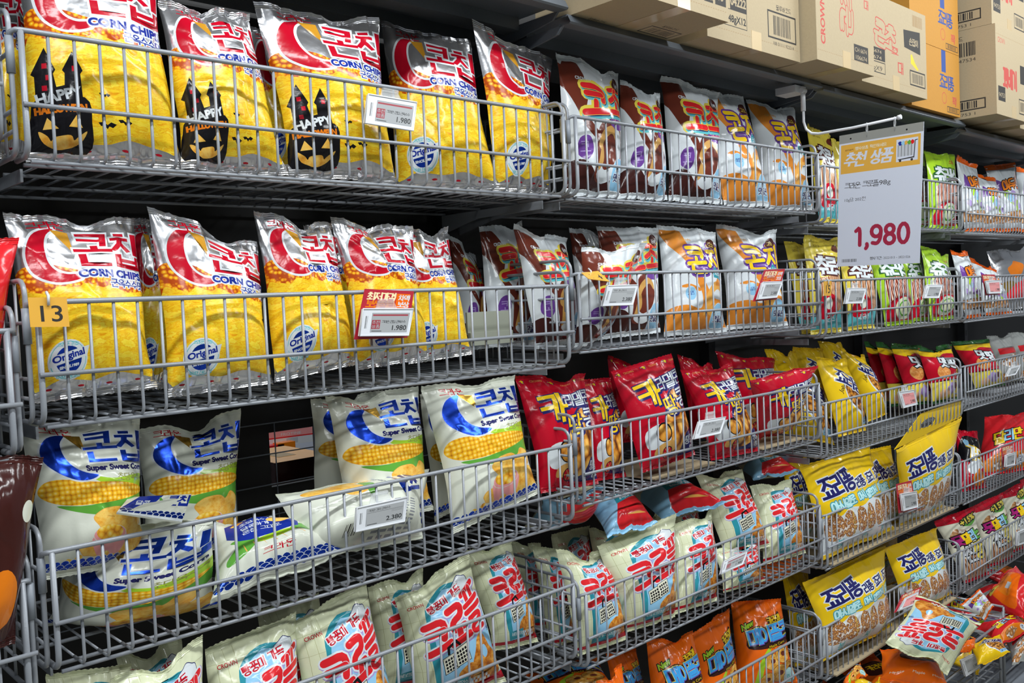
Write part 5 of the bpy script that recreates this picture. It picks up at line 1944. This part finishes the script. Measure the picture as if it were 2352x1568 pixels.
price_tag('2319,845 2345,837 2332,860 2310,865', 'price tag on the far third fence, tilted', '2.980', tilt=.012)
price_tag('2310,1045 2332,1038 2330,1067 2309,1072', 'price tag with pink red card on the far fourth fence', '2.980', False, '2303,1026 2330,1018 2332,1069 2308,1075', tilt=.002)
price_tag('2337,1222 2364,1211 2362,1244 2336,1253', 'price tag cut by the photo edge on the far fifth fence', '2.980', tilt=.002)
price_tag('2207,1516 2241,1499 2252,1532 2218,1553', 'price tag on the lowest basket beside the upside down croffle bag', '1.980', tilt=.002, yoff=-.12)


def number_card(q, num, label, y0, y1, hole=True):
    quad = px4(q, y0, y1)
    base = (quad[0] + quad[2]) / 2
    a = Art(9, 7, 'tag_yellow', nx=5, ny=4)
    a.lt(num, 1.2, 1.3, 5.4, 'ink', bold=.05, width=6.4)
    o = sheet(a, *quad, .0012, 'number_card', 'tag_yellow', None, base)
    tag(o, label, 'number card')
    if hole:
        m_ = (quad[0] + quad[1]) / 2
        b = MB()
        b.tube([m_ + np.array([0, -.002, -.012]), m_ + np.array([0, -.004, .002]), m_ + np.array([0, .004, .008])], .0022, 6)
        rel(b.build('tie', 'plastic', o, loc=tuple(base)))


number_card('64,683 153,682 160,750 70,751', '13', 'yellow card with number 13 on the second fence', -.012, -.012)
number_card('1335,626 1374,622 1400,646 1352,640', '14', 'yellow card with number 14 bent up on the second fence', -.004, -.05)
number_card('1892,646 1910,645 1909,679 1893,679', '15', 'narrow yellow card with number 15 on the second fence', -.012, -.012)
# ------------------------------------------------------------------ the bags: kind, outline in the photo, depths (top left, top right, bottom right, bottom left), thickness, label
BAGS = [
 # topmost basket, section 13
 ('cornH', '28,-125 352,-75 425,398 60,378', (.10, .10, .06, .06), .085, 'silver and yellow corn chip bag with dark castle print, first in the topmost basket'),
 ('cornH', '362,-5 570,32 658,412 415,398', (.11, .11, .06, .06), .085, 'castle print corn chip bag, second in the topmost basket, pumpkin face at the bottom'),
 ('cornH', '577,5 866,42 912,428 668,420', (.12, .12, .06, .06), .085, 'castle print corn chip bag in the topmost basket, left of the price tag'),
 ('corn', '874,46 1078,92 1148,440 908,440', (.12, .12, .06, .06), .085, 'corn chip bag with round blue seal, behind the price tag of the topmost basket'),
 ('corn', '1082,42 1265,135 1262,448 1142,440', (.10, .14, .10, .07), .075, 'corn chip bag with folded top corner, last in the topmost basket before the divider'),
 ('corn', '555,60 700,85 720,415 592,405', (.24, .24, .2, .2), .07, 'corn chip bag standing behind two castle print bags in the topmost basket'),
 ('cornH', '-70,-60 60,-50 80,370 -60,365', (.26, .26, .22, .22), .07, 'corn chip bag half hidden behind the first castle print bag'),
 # second basket, section 13
 ('corn', '5,487 310,498 362,890 68,930', (.12, .12, .06, .06), .085, 'corn chip bag behind the yellow number 13 card'),
 ('corn', '338,471 592,552 630,882 384,915', (.11, .11, .06, .06), .085, 'corn chip bag with raised silver top seal, second in the number 13 basket'),
 ('corn', '583,482 765,510 822,838 628,880', (.12, .12, .06, .06), .08, 'corn chip bag third in the number 13 basket, left of the red promotion card'),
 ('corn', '758,497 944,520 988,825 826,850', (.12, .12, .06, .06), .08, 'corn chip bag directly behind the red promotion card of the second basket'),
 ('corn', '890,530 1026,518 1084,815 935,838', (.19, .17, .13, .15), .07, 'last corn chip bag in the number 13 basket, tucked behind its neighbour'),
 ('corn', '285,497 395,505 415,890 300,900', (.26, .26, .22, .22), .07, 'dim corn chip bag between the first two bags of the number 13 basket'),
 ('corn', '700,515 790,500 835,830 730,845', (.28, .28, .24, .24), .06, 'dim corn chip bag in the back row, behind the third and fourth bags'),
 # section 14, topmost and second baskets
 ('choco', '1280,118 1424,166 1426,464 1296,456', (.11, .11, .055, .055), .075, 'white and brown chocolate cone bag, first in the topmost basket of the next section'),
 ('choco', '1424,182 1514,214 1533,460 1419,471', (.13, .13, .06, .06), .075, 'chocolate cone bag between two others in the topmost basket'),
 ('choco', '1519,172 1650,212 1657,471 1535,462', (.11, .11, .055, .055), .075, 'chocolate cone bag with curled top corner, beside the orange bags in the topmost basket'),
 ('cheese', '1593,199 1708,220 1770,477 1660,474', (.14, .13, .06, .06), .075, 'orange and white cheese cone bag, left one in the topmost basket'),
 ('cheese', '1714,227 1822,246 1870,484 1757,484', (.12, .12, .06, .06), .075, 'orange and white cheese cone bag under the white sign arm'),
 ('choco', '1030,536 1092,585 1135,800 1062,806', (.34, .34, .30, .30), .07, 'dim chocolate cone bag next to the last corn chip bag, behind the wire divider'),
 ('choco', '1100,520 1200,505 1235,800 1120,800', (.27, .30, .26, .22), .07, 'chocolate cone bag seen from its white side, behind the wire divider'),
 ('choco', '1176,513 1300,546 1338,785 1228,806', (.17, .17, .12, .12), .075, 'chocolate cone bag behind the wire divider, left of the 14 card'),
 ('choco', '1338,568 1490,556 1384,780 1318,800', (.03, .09, .10, .04), .06, 'crumpled chocolate cone bag slumped against the fence under the 14 card'),
 ('choco', '1371,518 1512,522 1516,764 1386,780', (.17, .17, .12, .12), .075, 'chocolate cone bag upright behind the crumpled one'),
 ('choco', '1308,522 1400,530 1410,770 1330,785', (.27, .27, .22, .22), .06, 'chocolate cone bag in the back, top showing above the crumpled one'),
 ('cheese', '1510,514 1645,532 1667,764 1526,774', (.12, .12, .065, .065), .08, 'orange cheese cone bag in the second basket, left of the slanted red card'),
 ('cheese', '1641,515 1778,527 1810,748 1673,764', (.12, .12, .065, .065), .08, 'orange cheese cone bag in the second basket, behind the slanted red card'),
 # section 13, third basket
 ('sweet', '38,960 322,960 338,1290 95,1335', (.17, .17, .12, .12), .10, 'white sweet corn bag upright at the end of the third basket, behind the slumped one'),
 ('sweet', '313,985 555,936 548,1255 330,1290', (.25, .25, .2, .2), .09, 'white sweet corn bag standing in the back of the third basket beside the dark gap'),
 ('sweet', '750,908 960,886 992,1172 790,1215', (.19, .19, .14, .14), .09, 'white sweet corn bag upright behind the bag with rotated print'),
 ('sweet', '714,915 880,895 920,1150 716,1170', (.29, .29, .25, .25), .07, 'white sweet corn bag in the back row, mostly hidden, its edge by the gap'),
 ('sweet', '968,884 1180,860 1236,1134 1038,1229', (.13, .13, .05, .05), .09, 'white sweet corn bag with bowl picture, standing last in the third basket'),
 ('sweet', '960,905 1050,890 1080,1140 1000,1200', (.26, .26, .22, .22), .06, 'white sweet corn bag tucked behind the last upright one'),
 ('sweet', '160,1216 492,1192 510,1440 105,1475', (.05, .05, .10, .10), .16, 'slumped white sweet corn bag with folded top, lying against the third fence'),
 ('sweetback', '492,1200 648,1192 803,1266 482,1388', (.16, .16, .03, .03), .09, 'sweet corn bag lying with blue back panel and scalloped seal toward the aisle'),
 ('sweetside', '632,1135 988,1074 972,1236 690,1290', (.14, .14, .05, .05), .14, 'sweet corn bag lying sideways, printing rotated, behind the third price tag'),
 # section 14, third basket
 ('peanut', '1182,861 1345,855 1374,1112 1242,1134', (.16, .14, .07, .09), .08, 'red caramel peanut snack bag at the wire divider of the third basket'),
 ('peanut', '1325,872 1406,866 1438,1099 1352,1108', (.20, .20, .14, .14), .07, 'red caramel peanut snack bag squeezed behind the one at the divider'),
 ('peanut', '1402,852 1546,809 1597,1045 1472,1088', (.13, .13, .055, .055), .08, 'red caramel peanut snack bag standing free, left of the third basket tag'),
 ('peanut', '1561,849 1678,832 1749,1035 1638,1064', (.13, .13, .055, .055), .08, 'red caramel peanut snack bag right behind the third basket tag'),
 ('peanut', '1719,872 1876,838 1822,985 1740,1012', (.05, .05, .11, .11), .08, 'red caramel peanut snack bag leaning over sideways at the end of its basket'),
 ('peanut', '1394,815 1475,835 1490,1010 1410,1020', (.28, .28, .25, .25), .06, 'red bag corner peeking up behind the free standing peanut bag'),
 ('peanut', '1556,812 1640,835 1665,1000 1590,1010', (.26, .26, .22, .22), .06, 'red bag in the back row between two peanut bags'),
 ('peanut', '1640,805 1778,822 1790,990 1690,1010', (.24, .24, .2, .2), .06, 'red peanut bag with pointed tip, back row behind the leaning one'),
 # section 14, fourth basket
 ('croffle', '1274,1261 1392,1264 1442,1468 1328,1508', (.13, .13, .055, .055), .08, 'cream croffle bag, first at the front of the fourth basket beside the divider'),
 ('croffle', '1366,1254 1550,1178 1552,1417 1443,1452', (.11, .11, .055, .055), .085, 'cream croffle bag with tall raised corner in the fourth basket'),
 ('croffle', '1545,1203 1638,1165 1645,1380 1549,1412', (.13, .13, .06, .06), .08, 'narrow looking croffle bag left of the fourth basket tag'),
 ('croffle', '1597,1088 1703,1077 1770,1255 1662,1280', (.16, .16, .08, .08), .08, 'croffle bag sitting high on others above the fourth basket tag'),
 ('croffle', '1724,1114 1814,1099 1852,1270 1756,1298', (.14, .14, .06, .06), .08, 'croffle bag at the end of the fourth basket, next to yellow packs'),
 ('croffle', '1640,1262 1738,1232 1752,1335 1662,1362', (.10, .10, .05, .05), .07, 'croffle bag low behind the fourth basket tag'),
 ('croffle', '1172,1242 1240,1246 1278,1440 1198,1450', (.33, .33, .28, .28), .06, 'shaded croffle bag deep behind the divider of the fourth basket'),
 ('croffle', '1222,1250 1290,1262 1332,1480 1262,1492', (.23, .23, .17, .17), .06, 'croffle bag second behind the divider of the fourth basket'),
 ('croffleback', '1196,1216 1348,1155 1396,1206 1256,1264', (.26, .26, .09, .09), .09, 'croffle bag lying flat on top by the divider, blue side out'),
 ('croffleback', '1340,1146 1425,1126 1510,1202 1396,1236', (.25, .25, .07, .07), .09, 'croffle bag lying on top with red flap, second from the divider'),
 ('croffleback', '1432,1130 1550,1098 1670,1156 1522,1194', (.26, .26, .08, .08), .09, 'croffle bag lying on top with pointed red flap, below the red bags'),
 ('croffleback', '1688,1067 1772,1042 1842,1080 1730,1104', (.24, .24, .12, .12), .06, 'croffle bag lying highest on the heap, under the third fence'),
 ('croffle', '1262,1225 1350,1205 1375,1420 1290,1440', (.33, .33, .29, .29), .06, 'dim croffle bag in the back row under the flat bag by the divider'),
 ('croffle', '1350,1212 1440,1190 1462,1400 1378,1420', (.31, .31, .27, .27), .06, 'dim croffle bag in the back row under the flat bag with red flap'),
 ('croffle', '1440,1185 1530,1165 1552,1370 1468,1390', (.30, .30, .26, .26), .06, 'dim croffle bag in the back row behind the tall raised corner'),
 ('croffle', '1528,1160 1600,1140 1625,1350 1552,1370', (.28, .28, .24, .24), .06, 'dim croffle bag in the back row beside the high sitting one'),
 # section 13, fourth basket
 ('croffle', '255,1560 468,1458 485,1840 235,1880', (.05, .05, .04, .04), .08, 'croffle bag with plain pointed corner at the bottom of the photo'),
 ('croffle', '105,1545 300,1520 340,1850 120,1870', (.14, .14, .1, .1), .07, 'croffle bag just showing its top below the third basket post'),
 ('croffle', '470,1490 683,1404 702,1780 478,1850', (.10, .10, .055, .055), .09, 'croffle bag with folded cream corner, second in the lowest near basket'),
 ('croffle', '668,1432 838,1330 925,1680 706,1760', (.10, .10, .055, .055), .085, 'croffle bag with tall peak, third in the lowest near basket'),
 ('croffle', '842,1348 968,1300 1002,1560 872,1600', (.21, .21, .16, .16), .07, 'croffle bag in the second row between two peaks'),
 ('croffle', '905,1372 1073,1267 1166,1580 957,1660', (.10, .10, .055, .055), .085, 'croffle bag with ear folded to the left, in front of two others'),
 ('croffle', '1062,1264 1172,1237 1240,1474 1137,1496', (.18, .18, .12, .12), .075, 'croffle bag under the sweet corn basket, next to the divider'),
 ('croffle', '590,1402 735,1360 770,1680 620,1720', (.24, .24, .2, .2), .07, 'dim croffle bag in the second row under the wire floor'),
 ('croffle', '265,1502 420,1462 450,1760 300,1800', (.27, .27, .23, .23), .06, 'dim croffle bag in the back row of the lowest near basket'),
 # section 14, fifth basket
 ('maple', '1482,1471 1590,1447 1640,1660 1502,1700', (.13, .13, .07, .07), .08, 'orange maple corn bag in the fifth basket, first of the upright ones'),
 ('maple', '1590,1453 1674,1396 1698,1640 1605,1680', (.19, .19, .14, .14), .07, 'orange maple corn bag pressed between two others of its kind'),
 ('maple', '1679,1380 1792,1372 1832,1570 1690,1622', (.13, .13, .07, .07), .085, 'orange maple corn bag standing tallest at the end of the fifth basket'),
 ('mapleback', '1716,1348 1802,1324 1846,1352 1748,1384', (.24, .22, .10, .14), .05, 'orange bag lying flat with its seal over the tallest maple bag'),
 ('maple', '1208,1548 1372,1505 1425,1600 1232,1640', (.22, .22, .10, .10), .07, 'orange maple corn bag lying down under the fourth basket floor'),
 ('mapleback', '1375,1566 1428,1523 1455,1700 1392,1720', (.05, .05, .045, .045), .05, 'orange bag edge on, seal forward, low in the fifth basket'),
 ('maple', '1392,1500 1462,1488 1488,1640 1412,1655', (.24, .24, .2, .2), .06, 'shaded maple corn bag deep in the fifth basket'),
 # section 15, topmost and second baskets
 ('churro', '1850,284 1906,312 1928,516 1882,522', (.16, .14, .05, .06), .06, 'yellow churro snack bag left of the hanging price sign, topmost basket'),
 ('churro', '1905,318 1965,330 1985,520 1930,520', (.13, .13, .06, .06), .06, 'yellow churro snack bag partly behind the hanging price sign, topmost basket'),
 ('greenchurro', '2125,345 2194,353 2196,531 2136,530', (.11, .11, .055, .055), .06, 'lime green churro snack bag right of the hanging price sign, topmost basket'),
 ('greenchurro', '2060,335 2122,345 2140,528 2080,525', (.22, .22, .17, .17), .06, 'lime green churro bag behind the sign edge, topmost basket'),
 ('churro', '1801,553 1862,556 1892,770 1838,775', (.20, .20, .14, .14), .055, 'yellow churro bag seen past the wire divider, second basket'),
 ('churro', '1842,540 1924,545 1935,770 1866,778', (.13, .13, .06, .06), .065, 'yellow churro bag at the number 15 card'),
 ('churro', '1922,562 1994,562 2014,762 1950,770', (.13, .13, .06, .06), .065, 'yellow churro bag beside the green bags, below the hanging sign'),
 ('greenchurro', '1987,562 2064,558 2102,755 2034,762', (.13, .13, .06, .06), .065, 'lime green churro bag directly below the hanging sign'),
 ('greenchurro', '2062,575 2112,572 2135,745 2092,752', (.19, .19, .13, .13), .055, 'lime green churro bag squeezed between two green ones'),
 ('greenchurro', '2114,563 2178,583 2190,738 2134,745', (.12, .12, .06, .06), .065, 'lime green churro bag with tilted top at the end of its basket'),
 # section 16, topmost and second baskets
 ('party', '2192,356 2240,380 2264,531 2216,533', (.12, .12, .06, .06), .06, 'white snack bag with orange lettering, first in the far topmost basket'),
 ('party', '2236,394 2286,410 2312,531 2258,532', (.11, .11, .06, .06), .06, 'white snack bag leaning low in the far topmost basket'),
 ('party', '2262,380 2330,372 2350,531 2292,533', (.16, .16, .1, .1), .07, 'white snack bag with red foil top, far topmost basket'),
 ('party', '2330,384 2400,380 2410,531 2345,533', (.13, .13, .07, .07), .07, 'white snack bag cut by the photo edge, far topmost basket'),
 ('party', '2184,572 2226,576 2252,735 2215,738', (.12, .12, .06, .06), .06, 'white snack bag beside the green churro bags, far second basket'),
 ('party', '2226,590 2288,620 2322,728 2262,734', (.11, .11, .06, .06), .06, 'white snack bag behind the pink tag of the far second basket'),
 ('foilpack', '2268,576 2370,560 2374,705 2292,722', (.22, .22, .16, .16), .08, 'shiny foil pack with red and amber print, far second basket'),
 # section 15, third basket
 ('cereal', '1752,822 1885,842 1918,1022 1793,1000', (.19, .17, .10, .14), .08, 'yellow cereal snack bag behind the leaning red peanut bag'),
 ('cereal', '1868,820 1940,822 1992,988 1926,1004', (.15, .15, .06, .06), .07, 'yellow cereal snack bag upright in the nearly empty third basket'),
 ('cereal', '1920,796 1982,814 2040,950 1998,968', (.19, .17, .08, .10), .07, 'yellow cereal snack bag standing last before the empty floor'),
 ('cereal', '1815,795 1890,800 1920,960 1850,965', (.32, .32, .28, .28), .06, 'dim yellow cereal bag in the back row, left one'),
 ('cereal', '1760,800 1830,805 1860,980 1790,985', (.30, .30, .26, .26), .06, 'dim yellow cereal bag in the back row by the red bags'),
 ('cereal', '1880,782 1935,784 1970,940 1910,945', (.34, .34, .3, .3), .06, 'dim yellow cereal bag deepest in its row'),
 ('cookie', '1985,783 2030,786 2062,925 2020,930', (.30, .30, .26, .26), .06, 'dim red and yellow cookie snack bag, first of its row'),
 ('cookie', '2010,784 2060,790 2098,930 2050,934', (.25, .25, .2, .2), .06, 'red and yellow cookie snack bag, second of its row'),
 ('cookie', '2043,788 2110,792 2150,925 2088,932', (.19, .19, .13, .13), .065, 'red and yellow cookie snack bag, third of its row'),
 ('cookie', '2103,794 2185,790 2204,915 2146,928', (.13, .13, .07, .07), .07, 'red and yellow cookie snack bag at the basket end, above the yellow handle pack'),
 ('cookie', '2183,784 2268,778 2310,884 2244,896', (.13, .13, .07, .07), .07, 'red and yellow cookie snack bag past the divider, tilted lettering'),
 ('clearpack', '2262,772 2320,766 2345,872 2298,882', (.20, .20, .15, .15), .07, 'clear plastic snack bag behind the far third tag'),
 ('clearpack', '2315,764 2370,758 2385,868 2340,875', (.20, .20, .15, .15), .07, 'clear plastic snack bag at the photo edge, far third basket'),
 # section 15, fourth and fifth baskets
 ('multi', '1838,1068 1996,1018 2052,1216 1890,1287', (.11, .11, .05, .05), .09, 'large yellow cereal multipack with clear bottom, first in the fourth basket'),
 ('multi', '1958,1040 2044,1022 2088,1200 2004,1232', (.17, .17, .11, .11), .07, 'yellow cereal multipack behind the first one'),
 ('multi', '1796,1062 1858,1046 1880,1238 1822,1254', (.23, .23, .17, .17), .06, 'yellow cereal multipack glimpsed left of the divider post'),
 ('handle', '2054,1032 2207,957 2172,1208 2066,1256', (.03, .03, .07, .07), .08, 'yellow multipack with a carry handle sticking up at a slant'),
 ('multi', '1844,1337 2030,1252 2050,1438 1893,1520', (.11, .11, .05, .05), .09, 'yellow cereal multipack in the fifth basket, nearest one'),
 ('multi', '2030,1256 2148,1210 2190,1362 2078,1418', (.11, .11, .05, .05), .09, 'yellow cereal multipack in the fifth basket, behind the crooked tag'),
 ('multi', '1796,1322 1852,1302 1892,1520 1828,1542', (.23, .23, .17, .17), .06, 'yellow cereal multipack behind the divider of the fifth basket'),
 ('multi', '1900,1290 2060,1222 2080,1330 1930,1390', (.25, .25, .21, .21), .06, 'yellow cereal multipack in the back row, only its top edge showing'),
 # section 16, lower baskets
 ('redpack', '2262,956 2362,944 2366,1110 2242,1152', (.11, .11, .05, .05), .09, 'big red snack bag with yellow and blue lettering'),
 ('comic', '2193,986 2242,990 2268,1164 2206,1168', (.15, .15, .07, .07), .07, 'small bag with comic lettering next to the big red one'),
 ('kids', '2142,1196 2236,1160 2272,1330 2218,1346', (.19, .13, .05, .08), .07, 'cream snack bag with multicoloured letters, first in its row past the divider'),
 ('kids', '2225,1166 2302,1130 2332,1300 2276,1322', (.13, .13, .055, .055), .07, 'cream snack bag with multicoloured letters, second in its row'),
 ('kids', '2300,1131 2347,1106 2378,1272 2328,1296', (.13, .13, .055, .055), .07, 'cream snack bag with multicoloured letters, third in its row'),
 ('kids', '2343,1102 2400,1080 2420,1255 2372,1274', (.13, .13, .055, .055), .07, 'cream snack bag with multicoloured letters cut by the photo edge'),
 ('fire', '2236,1398 2330,1296 2380,1330 2352,1420', ('D', 3.95, 4.0, 3.8, 3.72), .08, 'red and orange snack bag lying in the lowest far basket'),
 ('redpack', '2240,1440 2330,1402 2372,1450 2300,1480', ('D', 3.78, 3.84, 3.74, 3.68), .07, 'plain red bag lying under the red and orange one'),
 ('party', '2204,1390 2250,1352 2284,1390 2262,1424', ('D', 3.7, 3.75, 3.66, 3.64), .05, 'small white and green bag lying by the lowest divider'),
 ('clearpack', '2310,1470 2380,1430 2390,1500 2325,1530', ('D', 3.8, 3.84, 3.7, 3.66), .06, 'clear pack of brown snacks lying in the lowest far basket'),
 # lowest basket of section 15
 ('croffle', '2176,1551 2033,1476 2108,1364 2255,1431', ('D', 3.16, 3.10, 3.32, 3.36), .08, 'croffle bag lying upside down across the lowest fence'),
 ('mapleback', '2022,1488 2150,1502 2186,1580 2020,1560', ('D', 3.30, 3.36, 3.2, 3.15), .07, 'orange maple corn bag lying below the upside down croffle bag'),
 ('cereal', '2228,1482 2296,1456 2320,1500 2245,1530', ('D', 3.55, 3.62, 3.5, 3.46), .05, 'small yellow bag lying at the right in the lowest basket'),
 ('mapleback', '2208,1470 2242,1462 2240,1490 2205,1500', ('D', 3.52, 3.55, 3.46, 3.44), .04, 'small orange bag tucked beside the upside down croffle bag'),
 ('maple', '1930,1580 1975,1520 1995,1600 1940,1640', (.0, .0, -.04, -.04), .05, 'orange bag tip poking up below the fifth fence'),
 ('cereal', '1960,1560 2020,1552 2030,1640 1970,1650', (-.06, -.06, -.08, -.08), .05, 'yellow bag tip at the bottom edge of the photo'),
 ('redpack', '', ('W', 3.85, .16, -1.50, .26, .28, .3, .35), .08, 'red snack bag at the bottom of the farthest lowest basket, by the divider'),
 ('clearpack', '', ('W', 4.12, .10, -1.50, .22, .26, -.2, .3), .07, 'clear pack of nuts on the floor of the farthest lowest basket'),
 ('fire', '', ('W', 4.40, .14, -1.48, .24, .28, .2, .45), .08, 'red and orange bag farther back in the farthest lowest basket'),
 ('party', '', ('W', 3.78, .0, -1.52, .20, .24, -.4, .25), .06, 'white party bag lying flat in the farthest lowest basket'),
 ('foilpack', '', ('W', 4.0, -.02, -1.52, .26, .24, .1, .2), .06, 'silver pack lying flat behind the level rails of the farthest basket'),
 ('maple', '', ('W', 2.62, .05, -1.50, .2, .25, .4, .4), .07, 'orange maple corn bag on the floor of the lowest basket behind the fence'),
 ('mapleback', '', ('W', 2.9, .10, -1.50, .22, .25, -.3, .35), .07, 'orange maple corn bag face down on the floor of the lowest basket'),
 ('cereal', '', ('W', 3.35, .02, -1.50, .2, .26, .3, .3), .07, 'yellow cereal bag on the floor of the lowest basket below the divider'),
 ('party', '', ('W', 3.46, .20, -1.47, .2, .25, -.2, .5), .06, 'white party bag leaning in the back corner of the lowest basket'),
 # section 12, at the left edge
 ('redpack', '-200,532 46,543 -14,930 -220,950', (.08, .08, .05, .05), .07, 'red bag corner at the left photo edge, second basket'),
 ('darkpack', '-180,1010 102,1050 35,1480 -200,1530', (.02, .02, .02, .02), .08, 'dark brown bag at the left photo edge, third basket'),
]
GROUPS = dict(corn='silver corn chip bags', cornH='silver corn chip bags', sweet='white sweet corn bags', sweetback='white sweet corn bags', sweetside='white sweet corn bags', choco='chocolate cone bags', cheese='cheese cone bags', peanut='red peanut snack bags',
              croffle='cream croffle bags', croffleback='cream croffle bags', cereal='yellow cereal snack bags', multi='yellow cereal multipacks', handle='yellow cereal multipacks', maple='orange maple corn bags', mapleback='orange maple corn bags',
              churro='churro snack bags', greenchurro='churro snack bags', party='white party snack bags', cookie='red and yellow cookie bags', kids='cream stick snack bags', clearpack='clear snack packs', redpack='red snack bags')
for _i, _b in enumerate(BAGS):
    bag(*_b[:5], seed=_i, group=GROUPS.get(_b[0]), fold=(.5 if _i % 5 == 1 else -.25 if _i % 5 == 3 else 0.0))
